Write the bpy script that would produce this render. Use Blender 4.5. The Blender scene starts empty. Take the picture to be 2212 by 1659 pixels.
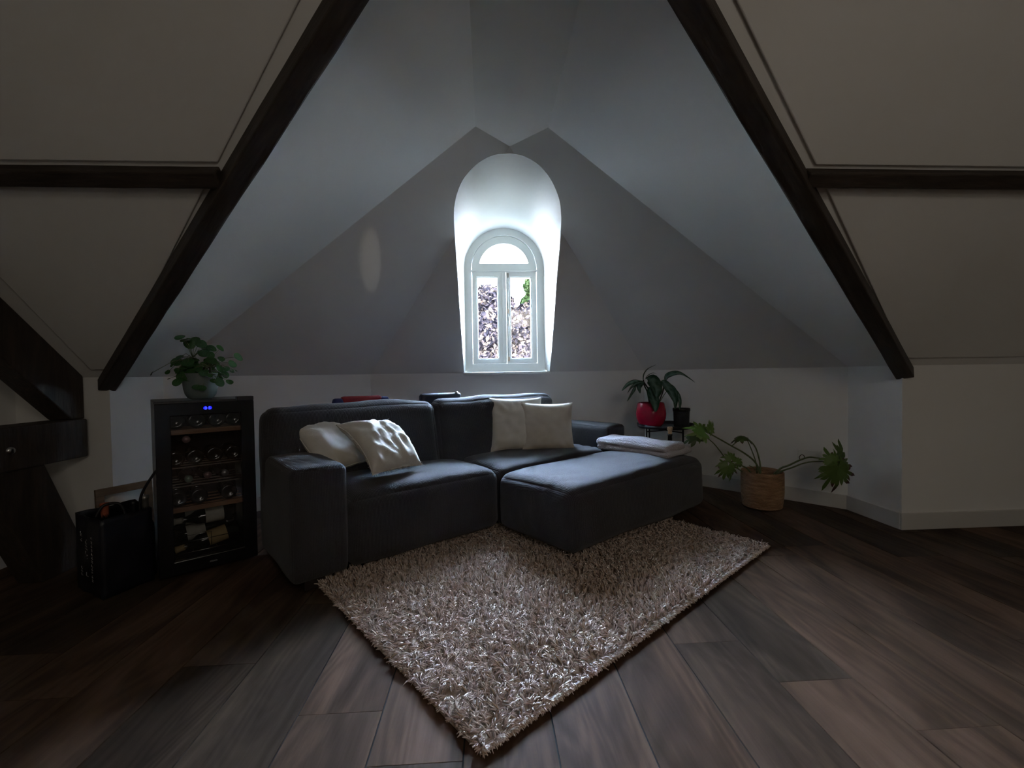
import bpy, bmesh, math, random
import numpy as np
from mathutils import Vector, Matrix, noise, Euler

random.seed(7); np.random.seed(7)
sc = bpy.context.scene
COL = sc.collection
PI = math.pi
def rad(a): return a * PI / 180

# ------------------------------------------------------------------ camera, sky, sun, large lights, exposure
H = 0.97
def cam_axes(pitch, roll, yaw):
    cp, sp, cr, sr, c, s = math.cos(pitch), math.sin(pitch), math.cos(roll), math.sin(roll), math.cos(yaw), math.sin(yaw)
    f = Vector((s * cp, c * cp, -sp)); r0 = Vector((c, -s, 0)); u0 = r0.cross(f)
    return cr * r0 + sr * u0, -sr * r0 + cr * u0, f
r_, u_, f_ = cam_axes(rad(1.3), rad(-.85), rad(3.15))
cd = bpy.data.cameras.new('camera'); cam = bpy.data.objects.new('camera', cd); COL.objects.link(cam)
cd.sensor_width = 36; cd.lens = 960 / 2212 * 36; cd.clip_start = .05; cd.clip_end = 300
cam.matrix_world = Matrix(((r_.x, u_.x, -f_.x, 0), (r_.y, u_.y, -f_.y, 0), (r_.z, u_.z, -f_.z, H), (0, 0, 0, 1)))
sc.camera = cam
sc.view_settings.view_transform = 'Standard'; sc.view_settings.look = 'None'
sc.view_settings.gamma = 1; sc.view_settings.use_curve_mapping = False
sc.view_settings.exposure = 1.42
sc.cycles.max_bounces = 14; sc.cycles.diffuse_bounces = 7; sc.cycles.glossy_bounces = 4
sc.cycles.transparent_max_bounces = 16; sc.cycles.sample_clamp_indirect = 4

world = bpy.data.worlds.new('sky'); sc.world = world; world.use_nodes = True
wn = world.node_tree.nodes; wl = world.node_tree.links
bg = wn['Background']
tc = wn.new('ShaderNodeTexCoord'); sep = wn.new('ShaderNodeSeparateXYZ'); ramp = wn.new('ShaderNodeValToRGB')
wl.new(tc.outputs['Generated'], sep.inputs[0]); wl.new(sep.outputs['Z'], ramp.inputs[0]); wl.new(ramp.outputs[0], bg.inputs[0])
ramp.color_ramp.elements[0].position = 0; ramp.color_ramp.elements[0].color = (.82, .91, 1, 1)
ramp.color_ramp.elements[1].position = .8; ramp.color_ramp.elements[1].color = (.46, .69, 1, 1)
bg.inputs[1].default_value = 34

def light(kind, name, loc, target, energy, color, **k):
    d = bpy.data.lights.new(name, kind); o = bpy.data.objects.new(name, d); COL.objects.link(o)
    o.location = loc; o.rotation_euler = (Vector(target) - Vector(loc)).to_track_quat('-Z', 'Y').to_euler()
    d.energy = energy; d.color = color
    for a, b in k.items(): setattr(d, a, b)
    return o
# bright part of the sky beyond the window: comes in high over the sill and lands on the sofa and rug
light('SUN', 'bright_sky_light', (0.5, 9, 6.0), (0.17, 4.1, 2.1), 90.0, (.52, .70, 1), angle=rad(68))
# the sun itself, high behind the house, lights the trees
light('SUN', 'sun', (6, -8, 14), (0, 8, 0), 90.0, (1, .93, .8), angle=rad(1))
# warm fill light added behind the camera, in front of the closed rear opening
light('AREA', 'rear_fill_light', (1.0, -2.95, 1.55), (0.3, 2.5, 1.5), 2.3, (1, .88, .70), shape='RECTANGLE', size=1.5, size_y=1.1)

# fill light added under the closed ceiling to brighten the cushions, rug and floor
light('AREA', 'roof_fill_light', (.9, -1.1, 2.24), (.62, .45, 0), 4.6, (1, .88, .74), shape='RECTANGLE', size=.9, size_y=.8)
# spot lamp added behind the camera, throwing a sun patch on the left facet
gl_ = light('SPOT', 'sun_patch_spot', (1.5, -2.4, 1.35), (-.755, 2.96, 1.70), 40, (1, .93, .82), spot_size=rad(4.0), spot_blend=.75, shadow_soft_size=.02)
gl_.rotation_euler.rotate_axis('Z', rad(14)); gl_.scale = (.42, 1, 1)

# ------------------------------------------------------------------ node helpers
def M(name, base=(.8, .8, .8), rough=.6, metal=0, spec=.5, build=None):
    m = bpy.data.materials.new(name); m.use_nodes = True; nt = m.node_tree
    b = nt.nodes['Principled BSDF']
    b.inputs['Base Color'].default_value = (*base, 1); b.inputs['Roughness'].default_value = rough
    b.inputs['Metallic'].default_value = metal; b.inputs['Specular IOR Level'].default_value = spec
    if build: build(nt, b)
    return m
def N(nt, t, **k):
    n = nt.nodes.new('ShaderNode' + t)
    for a, v in k.items():
        if a.startswith('i_'): n.inputs[a[2:].replace('_', ' ')].default_value = v
        else: setattr(n, a, v)
    return n
def coords(nt, scale=(1, 1, 1), kind='Object', rnd=False):
    t = N(nt, 'TexCoord'); m = N(nt, 'Mapping'); m.inputs['Scale'].default_value = scale
    nt.links.new(t.outputs[kind], m.inputs[0])
    if rnd:
        oi = N(nt, 'ObjectInfo'); mu = N(nt, 'Math', operation='MULTIPLY'); mu.inputs[1].default_value = 37.
        nt.links.new(oi.outputs['Random'], mu.inputs[0]); cb = N(nt, 'CombineXYZ')
        for i in range(3): nt.links.new(mu.outputs[0], cb.inputs[i])
        nt.links.new(cb.outputs[0], m.inputs['Location'])
    return m.outputs[0]
def noise_tex(nt, vec, scale, detail=4, rough=.5, dist=0):
    n = N(nt, 'TexNoise'); n.inputs['Scale'].default_value = scale; n.inputs['Detail'].default_value = detail
    n.inputs['Roughness'].default_value = rough; n.inputs['Distortion'].default_value = dist
    nt.links.new(vec, n.inputs['Vector']); return n.outputs['Fac']
def ramp_c(nt, fac, stops):
    r = N(nt, 'ValToRGB'); e = r.color_ramp.elements
    while len(e) < len(stops): e.new(.5)
    for i, (p, c) in enumerate(stops): e[i].position = p; e[i].color = (*c, 1)
    nt.links.new(fac, r.inputs[0]); return r.outputs[0]
def bump(nt, b, h, strength=.3, dist=.01):
    n = N(nt, 'Bump'); n.inputs['Strength'].default_value = strength; n.inputs['Distance'].default_value = dist
    nt.links.new(h, n.inputs['Height']); nt.links.new(n.outputs[0], b.inputs['Normal'])
def noisy(c1, c2, scale=5, bscale=None, bstr=.2, bdist=.003, map_scale=(1, 1, 1), rnd=False, detail=4):
    def f(nt, b):
        v = coords(nt, map_scale, rnd=rnd)
        nt.links.new(ramp_c(nt, noise_tex(nt, v, scale, detail), [(.3, c1), (.7, c2)]), b.inputs['Base Color'])
        if bscale: bump(nt, b, noise_tex(nt, v, bscale, 3), bstr, bdist)
    return f

# ------------------------------------------------------------------ materials
m_plaster = M('plaster_paint', rough=.85, spec=.2, build=noisy((.80, .80, .785), (.85, .85, .835), 1.2, 45, .12, .004))
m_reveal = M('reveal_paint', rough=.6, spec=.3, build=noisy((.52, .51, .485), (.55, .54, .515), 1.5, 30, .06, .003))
m_white = M('white_gloss_paint', (.80, .80, .78), .35, build=noisy((.76, .77, .745), (.81, .82, .79), 3, 60, .03, .001))
m_base = M('baseboard_paint', (.62, .61, .59), .45)
def wood_dark(nt, b):
    v = coords(nt, (9, 9, 1.1))
    nt.links.new(ramp_c(nt, noise_tex(nt, v, 3.5, 6, .6, .6), [(.25, (.018, .012, .008)), (.55, (.042, .030, .021)), (.8, (.076, .053, .037))]), b.inputs['Base Color'])
    bump(nt, b, noise_tex(nt, v, 9, 4), .5, .006)
m_beam = M('dark_stained_timber', rough=.6, build=wood_dark)
def floor_build(nt, b):
    oi = N(nt, 'ObjectInfo')
    v = coords(nt, (1, 1, 1), rnd=True)
    vs = coords(nt, (3.6, .9, 1), rnd=True)
    vf = coords(nt, (60, 2.2, 1), rnd=True)
    big = noise_tex(nt, vs, 1.5, 4, .55, .8)
    fine = noise_tex(nt, vf, 3.0, 6, .7, .5)
    vw = coords(nt, (3.2, .42, 1), rnd=True)
    ct = N(nt, 'Math', operation='MULTIPLY'); ct.inputs[1].default_value = 95; nt.links.new(noise_tex(nt, vw, 1.6, 2, .4, .3), ct.inputs[0])
    sn = N(nt, 'Math', operation='SINE'); nt.links.new(ct.outputs[0], sn.inputs[0])
    mx = N(nt, 'Math', operation='MULTIPLY_ADD'); mx.inputs[1].default_value = .035; nt.links.new(sn.outputs[0], mx.inputs[0])
    m2 = N(nt, 'Math', operation='MULTIPLY'); m2.inputs[1].default_value = .92; nt.links.new(big, m2.inputs[0]); nt.links.new(m2.outputs[0], mx.inputs[2])
    m3 = N(nt, 'Math', operation='MULTIPLY_ADD'); m3.inputs[1].default_value = .16; nt.links.new(fine, m3.inputs[0]); nt.links.new(mx.outputs[0], m3.inputs[2])
    col = ramp_c(nt, m3.outputs[0], [(.34, (.036, .022, .0145)), (.52, (.072, .045, .030)), (.66, (.114, .072, .048)), (.85, (.168, .108, .075))])
    tint = ramp_c(nt, oi.outputs['Random'], [(0, (.66, .68, .66)), (.35, (.85, .85, .84)), (.6, (1.08, 1.0, .95)), (1, (1.2, 1.12, 1.06))])
    mm = N(nt, 'MixRGB', blend_type='MULTIPLY'); mm.inputs[0].default_value = 1
    nt.links.new(col, mm.inputs[1]); nt.links.new(tint, mm.inputs[2]); nt.links.new(mm.outputs[0], b.inputs['Base Color'])
    bump(nt, b, m3.outputs[0], .25, .0015)
m_floor = M('dark_oak_plank', rough=.62, spec=.05, build=floor_build)
m_joint = M('floor_joint', (.006, .005, .005), .9)
def sofa_build(nt, b):
    v = coords(nt)
    n1 = noise_tex(nt, v, 2.5, 3); n2 = noise_tex(nt, v, 260, 2)
    ad = N(nt, 'Math', operation='MULTIPLY_ADD'); ad.inputs[1].default_value = .5; nt.links.new(n2, ad.inputs[0]); nt.links.new(n1, ad.inputs[2])
    nt.links.new(ramp_c(nt, ad.outputs[0], [(.45, (.026, .024, .025)), (1.0, (.056, .052, .053))]), b.inputs['Base Color'])
    w = N(nt, 'TexWave', wave_type='BANDS', bands_direction='X'); w.inputs['Scale'].default_value = 46; w.inputs['Distortion'].default_value = .6
    nt.links.new(v, w.inputs['Vector'])
    mu = N(nt, 'Math', operation='MULTIPLY_ADD'); mu.inputs[1].default_value = .45; nt.links.new(w.outputs['Fac'], mu.inputs[0]); nt.links.new(n2, mu.inputs[2])
    bump(nt, b, mu.outputs[0], .7, .003)
    b.inputs['Sheen Weight'].default_value = .16
m_sofa = M('charcoal_sofa_fabric', rough=.82, spec=.20, build=sofa_build)
m_foot = M('dark_wood_foot', (.02, .012, .009), .5)
def cushion_build(c1, c2):
    def f(nt, b):
        v = coords(nt)
        nt.links.new(ramp_c(nt, noise_tex(nt, v, 9, 5), [(.3, c1), (.7, c2)]), b.inputs['Base Color'])
        bump(nt, b, noise_tex(nt, v, 300, 2), .3, .0015)
        b.inputs['Sheen Weight'].default_value = .15
    return f
m_cream = M('cream_linen', rough=.9, spec=.15, build=cushion_build((.68, .64, .56), (.78, .74, .665)))
m_cream2 = M('warm_cream_linen', rough=.9, spec=.15, build=cushion_build((.64, .58, .50), (.74, .68, .59)))
def blanket_build(nt, b):
    v = coords(nt)
    b.inputs['Base Color'].default_value = (.56, .53, .55, 1)
    vo = N(nt, 'TexVoronoi', feature='DISTANCE_TO_EDGE'); vo.inputs['Scale'].default_value = 62; nt.links.new(v, vo.inputs['Vector'])
    bump(nt, b, vo.outputs['Distance'], .8, .008)
m_blanket = M('quilted_grey_cotton', rough=1, spec=.0, build=blanket_build)
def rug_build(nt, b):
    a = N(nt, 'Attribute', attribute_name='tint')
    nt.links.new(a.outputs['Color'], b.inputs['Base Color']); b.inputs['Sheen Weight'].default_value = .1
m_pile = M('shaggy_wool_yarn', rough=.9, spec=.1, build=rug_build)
m_rugback = M('rug_backing', (.5, .4, .3), .9, build=noisy((.42, .32, .24), (.58, .47, .37), 60, 300, .6, .003))
m_black = M('black_lacquer', (.006, .006, .007), .22)
m_blackm = M('matt_black_metal', (.008, .008, .010), .5)
m_cabinet = M('graphite_cabinet', (.045, .048, .052), .35, .3, build=noisy((.04, .043, .047), (.05, .053, .057), 20, 200, .05, .001))
m_inner = M('cooler_lining', (.012, .012, .012), .7)
m_shelf = M('beech_shelf_front', (.30, .16, .08), .5, build=noisy((.24, .12, .06), (.34, .19, .10), 4, 30, .1, .001, (1, 8, 8)))
m_chrome = M('brushed_steel', (.55, .55, .55), .25, 1, build=noisy((.5, .5, .5), (.62, .62, .62), 40))
m_wire = M('chrome_wire', (.6, .6, .58), .2, 1)
m_brown_glass = M('dark_bottle_glass', (.006, .008, .005), .07, spec=.8)
m_label = M('paper_label', (.52, .50, .42), .8, build=noisy((.46, .44, .37), (.56, .54, .46), 30))
m_label_y = M('yellow_paper_label', (.45, .33, .15), .8, build=noisy((.42, .30, .13), (.50, .37, .18), 30))
m_capsule = M('silver_foil', (.45, .45, .42), .35, .8)
m_capgreen = M('pale_green_foil', (.25, .36, .30), .4, .4)
m_cappink = M('pink_foil', (.36, .24, .24), .4, .4)
m_capcopper = M('copper_foil', (.62, .17, .09), .45, .3)
m_cork = M('natural_cork', (.42, .26, .15), .8, build=noisy((.34, .2, .11), (.5, .33, .2), 90, 200, .4, .001))
m_print = M('white_print', (.33, .33, .33), .7)
m_bag = M('black_woven_plastic', (.005, .005, .009), .42, build=noisy((.004, .004, .007), (.010, .010, .018), 3, 90, .25, .002))
m_picwood = M('raw_pine_frame', (.20, .14, .09), .7, build=noisy((.15, .10, .065), (.24, .17, .11), 6, 30, .2, .001, (1, 1, 8)))
m_redpot = M('glossy_red_glaze', (.36, .006, .018), .12, spec=.6, build=noisy((.30, .006, .024), (.38, .010, .034), 3))
m_greypot = M('speckled_grey_green_ceramic', (.16, .20, .20), .45, build=noisy((.135, .17, .168), (.18, .22, .218), 6))
m_darkpot = M('charcoal_fabric_pot', (.020, .023, .026), .8, build=noisy((.028, .031, .034), (.045, .048, .052), 40, 400, .4, .001))
m_soil = M('potting_soil', (.02, .014, .01), .95, build=noisy((.010, .007, .005), (.035, .025, .017), 60, 80, 1, .01))
def basket_build(nt, b):
    v = coords(nt, (1, 1, 1))
    n = noise_tex(nt, coords(nt, (1, 1, 5)), 14, 4)
    nt.links.new(ramp_c(nt, n, [(.25, (.20, .105, .05)), (.55, (.33, .19, .10)), (.8, (.45, .29, .17))]), b.inputs['Base Color'])
    w = N(nt, 'TexVoronoi'); w.inputs['Scale'].default_value = 70; nt.links.new(coords(nt, (1, 1, 2.2)), w.inputs['Vector'])
    bump(nt, b, w.outputs['Distance'], .8, .006)
m_basket = M('woven_seagrass', rough=.6, spec=.4, build=basket_build)
def leaf_build(c1, c2, scale, rough):
    def f(nt, b):
        v = coords(nt)
        nt.links.new(ramp_c(nt, noise_tex(nt, v, scale, 4), [(.35, c1), (.65, c2)]), b.inputs['Base Color'])
        b.inputs['Roughness'].default_value = rough
        b.inputs['Subsurface Weight'].default_value = 0
    return f
m_pilea = M('round_green_leaf', build=leaf_build((.024, .080, .024), (.060, .150, .048), 25, .22))
m_stem = M('green_stem', (.10, .13, .05), .5, build=noisy((.07, .10, .035), (.14, .17, .07), 30))
m_stemdark = M('brown_stem', (.03, .02, .012), .7)
def agl(nt, b):
    at = N(nt, 'Attribute', attribute_name='tint')
    nt.links.new(at.outputs['Color'], b.inputs['Base Color']); b.inputs['Roughness'].default_value = .25
m_tintleaf = M('variegated_leaf', build=agl)
m_red = M('red_fabric', (.22, .008, .012), .8)
m_blue = M('navy_fabric', (.02, .025, .12), .8)
m_darkcase = M('dark_navy_case', (.012, .014, .024), .5)
m_bark = M('tree_bark', (.12, .09, .07), .9, build=noisy((.08, .06, .045), (.16, .12, .09), 8, 30, .5, .02))
def foliage(c1, c2, c3):
    def f(nt, b):
        g = N(nt, 'NewGeometry')
        nt.links.new(ramp_c(nt, g.outputs['Random Per Island'], [(.1, c1), (.5, c2), (.9, c3)]), b.inputs['Base Color'])
    return f
m_beech = M('copper_beech_leaves', rough=.8, spec=0, build=foliage((.0028, .0028, .0042), (.010, .0085, .011), (.034, .026, .022)))
m_oak = M('green_tree_leaves', rough=.8, spec=0, build=foliage((.005, .009, .003), (.012, .018, .006), (.022, .030, .013)))
m_lime = M('yellow_green_leaves', rough=.8, spec=0, build=foliage((.008, .011, .003), (.022, .022, .006), (.040, .036, .014)))
m_ground = M('pale_bounce_ground', rough=.9, build=noisy((.30, .30, .25), (.40, .39, .34), .6, 5, .3, .05))  # pale grey rather than grass, to bounce outside light up through the window
def emit(name, col, s):
    m = bpy.data.materials.new(name); m.use_nodes = True; nt = m.node_tree
    e = nt.nodes.new('ShaderNodeEmission'); e.inputs[0].default_value = (*col, 1); e.inputs[1].default_value = s
    nt.links.new(e.outputs[0], nt.nodes['Material Output'].inputs[0]); return m
m_led = emit('blue_led', (.02, .03, 1), 2.2)
def glass_mat(name, tint=(1, 1, 1), gl=.06):
    m = bpy.data.materials.new(name); m.use_nodes = True; nt = m.node_tree
    t = nt.nodes.new('ShaderNodeBsdfTransparent'); t.inputs[0].default_value = (*tint, 1)
    g = nt.nodes.new('ShaderNodeBsdfGlossy'); g.inputs['Roughness'].default_value = .02
    lw = nt.nodes.new('ShaderNodeLayerWeight'); lw.inputs[0].default_value = .25
    ma = nt.nodes.new('ShaderNodeMath'); ma.operation = 'MULTIPLY_ADD'; ma.inputs[1].default_value = .5; ma.inputs[2].default_value = gl
    nt.links.new(lw.outputs['Fresnel'], ma.inputs[0]); mx = nt.nodes.new('ShaderNodeMixShader')
    nt.links.new(ma.outputs[0], mx.inputs[0]); nt.links.new(t.outputs[0], mx.inputs[1]); nt.links.new(g.outputs[0], mx.inputs[2])
    nt.links.new(mx.outputs[0], nt.nodes['Material Output'].inputs[0]); return m
m_glass = glass_mat('window_glass', (.98, .99, 1), .03)
m_coolglass = glass_mat('smoked_glass', (.92, .93, .95), .05)

# ------------------------------------------------------------------ mesh helpers
def mk(name, verts, faces, mat, parent=None, loc=None, rot=None, smooth=False, rnd=None):
    me = bpy.data.meshes.new(name)
    me.from_pydata([tuple(v) for v in verts], [], [tuple(f) for f in faces]); me.materials.append(mat)
    if smooth:
        me.polygons.foreach_set('use_smooth', [True] * len(me.polygons))
    me.update()
    o = bpy.data.objects.new(name, me); COL.objects.link(o)
    if parent: o.parent = parent
    if loc: o.location = loc
    if rot: o.rotation_euler = rot
    return o
def fix_normals(o):
    bm = bmesh.new(); bm.from_mesh(o.data); bmesh.ops.recalc_face_normals(bm, faces=bm.faces); bm.to_mesh(o.data); bm.free(); return o
def tag(o, label=None, cat=None, group=None, kind=None):
    if label: o['label'] = label
    if cat: o['category'] = cat
    if group: o['group'] = group
    if kind: o['kind'] = kind
    return o
def empty(name, loc=(0, 0, 0), rz=0):
    o = bpy.data.objects.new(name, None); COL.objects.link(o); o.location = loc; o.rotation_euler = (0, 0, rz)
    o.empty_display_size = .1; return o
def bevel(o, w, seg=2):
    m = o.modifiers.new('bevel', 'BEVEL'); m.width = w; m.segments = seg; m.limit_method = 'ANGLE'; m.harden_normals = False
    return o
BOXF = [(0, 3, 2, 1), (4, 5, 6, 7), (0, 1, 5, 4), (1, 2, 6, 5), (2, 3, 7, 6), (3, 0, 4, 7)]
def box(name, a, b, mat, parent=None, bev=0, **k):
    x0, y0, z0 = a; x1, y1, z1 = b
    v = [(x0, y0, z0), (x1, y0, z0), (x1, y1, z0), (x0, y1, z0), (x0, y0, z1), (x1, y0, z1), (x1, y1, z1), (x0, y1, z1)]
    o = mk(name, v, BOXF, mat, parent, **k)
    if bev: bevel(o, bev)
    return o
class MB:
    def __init__(s): s.v = []; s.f = []
    def add(s, v, f):
        n = len(s.v); s.v += [tuple(x) for x in v]; s.f += [tuple(i + n for i in q) for q in f]
    def box(s, a, b):
        x0, y0, z0 = a; x1, y1, z1 = b
        s.add([(x0, y0, z0), (x1, y0, z0), (x1, y1, z0), (x0, y1, z0), (x0, y0, z1), (x1, y0, z1), (x1, y1, z1), (x0, y1, z1)], BOXF)
    def tube(s, pts, r, n=8):
        v, f = tube_geo(pts, r, n); s.add(v, f)
    def lathe(s, prof, n=32, c=(0, 0, 0)):
        v, f = lathe_geo(prof, n); s.add([(x + c[0], y + c[1], z + c[2]) for x, y, z in v], f)
    def build(s, name, mat, parent=None, **k): return mk(name, s.v, s.f, mat, parent, **k)
def tube_geo(pts, r, n=8):
    pts = [Vector(p) for p in pts]; rs = r if isinstance(r, (list, tuple)) else [r] * len(pts)
    v = []; f = []; up = None
    for i, p in enumerate(pts):
        t = (pts[min(i + 1, len(pts) - 1)] - pts[max(i - 1, 0)]).normalized()
        if up is None:
            up = Vector((0, 0, 1)) if abs(t.z) < .9 else Vector((1, 0, 0))
        a = (up - t * up.dot(t)).normalized(); up = a; b = t.cross(a)
        for k in range(n):
            g = 2 * PI * k / n; v.append(p + (a * math.cos(g) + b * math.sin(g)) * rs[i])
    for i in range(len(pts) - 1):
        for k in range(n):
            f.append((i * n + k, i * n + (k + 1) % n, (i + 1) * n + (k + 1) % n, (i + 1) * n + k))
    f.append(tuple(range(n - 1, -1, -1))); f.append(tuple(range((len(pts) - 1) * n, len(pts) * n)))
    return v, f
def tube(name, pts, r, mat, parent=None, n=8, **k):
    v, f = tube_geo(pts, r, n); return mk(name, v, f, mat, parent, smooth=True, **k)
def spline(pts, n=6):
    P = [Vector(p) for p in pts]; out = []
    for i in range(len(P) - 1):
        p0 = P[max(i - 1, 0)]; p1 = P[i]; p2 = P[i + 1]; p3 = P[min(i + 2, len(P) - 1)]
        for k in range(n):
            t = k / n
            out.append(.5 * ((2 * p1) + (p2 - p0) * t + (2 * p0 - 5 * p1 + 4 * p2 - p3) * t * t + (3 * p1 - p0 - 3 * p2 + p3) * t ** 3))
    out.append(P[-1]); return out
def lathe_geo(prof, n=32):
    v = []; f = []
    for r, z in prof:
        for k in range(n):
            g = 2 * PI * k / n; v.append((r * math.cos(g), r * math.sin(g), z))
    for i in range(len(prof) - 1):
        for k in range(n):
            f.append((i * n + k, i * n + (k + 1) % n, (i + 1) * n + (k + 1) % n, (i + 1) * n + k))
    return v, f
def lathe(name, prof, mat, parent=None, n=36, **k):
    v, f = lathe_geo(prof, n); return mk(name, v, f, mat, parent, smooth=True, **k)
def soft_box(name, a, b, r, mat, parent, n=22, top=0, side=0, amp=.004, nscale=3, wr=0, seed=0, shape=None):
    """upholstered block: rounded box with crowned faces and gentle fabric waviness"""
    c = [(a[i] + b[i]) / 2 for i in range(3)]; h = [(b[i] - a[i]) / 2 for i in range(3)]
    bm = bmesh.new(); bmesh.ops.create_cube(bm, size=2)
    bmesh.ops.subdivide_edges(bm, edges=bm.edges[:], cuts=n, use_grid_fill=True)
    for v in bm.verts:
        p = [v.co[i] for i in range(3)]
        # denser samples toward the edges
        p = [math.sin(x * PI / 2) for x in p]
        q = [p[i] * h[i] for i in range(3)]; inner = [max(-(h[i] - r), min(h[i] - r, q[i])) for i in range(3)]
        d = Vector([q[i] - inner[i] for i in range(3)])
        if d.length > 1e-9: d = d.normalized() * r
        w = Vector([inner[i] + d[i] for i in range(3)])
        fx = max(0, 1 - p[0] ** 2); fy = max(0, 1 - p[1] ** 2); fz = max(0, 1 - p[2] ** 2)
        if w.z > 0: w.z += top * (fx * fy) ** .5 * min(1, w.z / max(h[2], 1e-6))
        w.x += side * math.copysign(1, w.x) * (fy * fz) ** .5 * (abs(p[0]) ** 3)
        w.y += side * math.copysign(1, w.y) * (fx * fz) ** .5 * (abs(p[1]) ** 3)
        nrm = d.normalized() if d.length > 1e-9 else Vector((0, 0, 0))
        nz = noise.noise(Vector((w.x * nscale + seed, w.y * nscale, w.z * nscale)))
        w += nrm * amp * nz
        if wr:
            rid = noise.noise(Vector((w.x * 5 + seed, w.y * 26 + 4 * noise.noise(w * 3), w.z * 5)))
            w += nrm * wr * max(0, rid) * max(0, noise.noise(w * 2.3 + Vector((seed, 0, 0))) + .35)
        if shape: w = shape(w, p)
        v.co = Vector(c) + w
    me = bpy.data.meshes.new(name); bm.to_mesh(me); bm.free(); me.materials.append(mat)
    me.polygons.foreach_set('use_smooth', [True] * len(me.polygons))
    o = bpy.data.objects.new(name, me); COL.objects.link(o); o.parent = parent; return o
def add_tint(o, cols):
    at = o.data.color_attributes.new('tint', 'FLOAT_COLOR', 'POINT')
    at.data.foreach_set('color', np.array(cols, dtype=np.float32).ravel())
def prism(name, poly, d, mat, parent=None, **k):
    """polygon (3D points, one plane) thickened by vector d"""
    n = len(poly); P = [Vector(p) for p in poly]; D = Vector(d)
    v = P + [p + D for p in P]
    f = [tuple(range(n)), tuple(range(2 * n - 1, n - 1, -1))] + [(i, i + n, (i + 1) % n + n, (i + 1) % n) for i in range(n)]
    return fix_normals(mk(name, v, f, mat, parent, **k))

# ------------------------------------------------------------------ room shell
K = .985; HC = 2.30
XR, XL, VM, V1, VB = 2.472, -2.042, 2.52, 2.92, 4.03
BL, BR = (-1.042, VB), (1.447, VB)
WL, WR, VR = -2.525, 4.2, -3.2
R1 = (XR, VM); R2 = (XR, V1); L1 = (XL, VM); L2 = (XL, V1)
T = .06
def S(o): o['kind'] = 'structure'; return o
def wall(name, p, q, out, z1=K, z0=0, mat=m_plaster):
    return S(prism(name, [(p[0], p[1], z0), (q[0], q[1], z0), (q[0], q[1], z1), (p[0], p[1], z1)], (out[0] * T, out[1] * T, 0), mat))
def slab(name, poly, mat=m_plaster):
    P = [Vector(p) for p in poly]; n = (P[1] - P[0]).cross(P[2] - P[0]).normalized()
    if n.z < 0: n = -n
    return S(prism(name, poly, n * T, mat))
# floor base, then planks
fl = S(box('floor', (WL - .1, VR - .1, -.05), (WR + .1, VB + .1, -.004), m_joint))
PW = .2413
known = {-5: 1.535, -3: 1.285, 3: 1.313, 4: 1.107, 2: 1.528, 6: 2.335, 8: 2.15}
plank_meshes = {}; rp_ = random.Random(5)
def plank(x0, y0, y1):
    L = round(y1 - y0, 3)
    if L < .06: return
    key = L
    g = .0022
    if key not in plank_meshes:
        w = PW - 2 * g; bvl = .0022; z0, z1 = -.004, 0
        v = [(0, 0, z0), (w, 0, z0), (w, L - g, z0), (0, L - g, z0), (0, 0, z1), (w, 0, z1), (w, L - g, z1), (0, L - g, z1)]
        f = BOXF
        me = bpy.data.meshes.new('plank'); me.from_pydata(v, [], f); me.materials.append(m_floor); plank_meshes[key] = me
    o = bpy.data.objects.new('plank', plank_meshes[key]); COL.objects.link(o); o.parent = fl; o.location = (x0 + g, y0 + g / 2, rp_.uniform(-.0002, .0002))
def vmax(x):
    if x >= XR or x + PW <= XL: return VM
    if x + PW <= BL[0]: return min(VB, V1 + (x + PW - XL) * 1.11)
    if x >= BR[0]: return max(VM, V1 + (XR - x) * 1.083)
    return VB
LP = 1.5
for k in range(-12, 17):
    x0 = .165 + PW * k
    top = vmax(x0)
    j = known.get(k, random.uniform(.9, 2.3))
    if k == -2: j = 2.6
    if k in (-4, 0, 1, -1): j = [0.42, .55, .35, .6][k % 4]
    y = j
    while y < top: y += LP
    while y > -.9:
        a = y - LP; b = min(y, top)
        plank(x0, max(a, -.9), b)
        y = a
box('rear_floor_boards', (WL, VR, -.004), (WR, -.9, 0), m_floor, fl)
# knee walls
s45 = .7071
wbm = MB(); wbm.box((BL[0], VB, 0), (BR[0], VB + T, K))
for xa, xb in ((BL[0] - .05, -.25), (.61, BR[0] + .05)): wbm.box((xa, VB + .004, K), (xb, VB + T, K + .16))
S(wbm.build('wall_back', m_plaster))
wall('wall_back_left', L2, BL, (-.74, .67), K + .02)
wall('wall_back_right', R2, BR, (.74, .67), K + .02)
wall('wall_bay_left', L1, L2, (-1, 0), K + .02)
wall('wall_bay_right', R1, R2, (1, 0), K + .02)
wall('wall_front_left', (WL - T, VM), (XL - T, VM), (0, 1), K + .02)
wall('wall_front_right', (XR + T, VM), (WR + T, VM), (0, 1), K + .02)
wall('wall_left', (WL, VR), (WL, VM), (-1, 0), HC)
wall('wall_right', (WR, VR), (WR, VM), (1, 0), HC)
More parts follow.
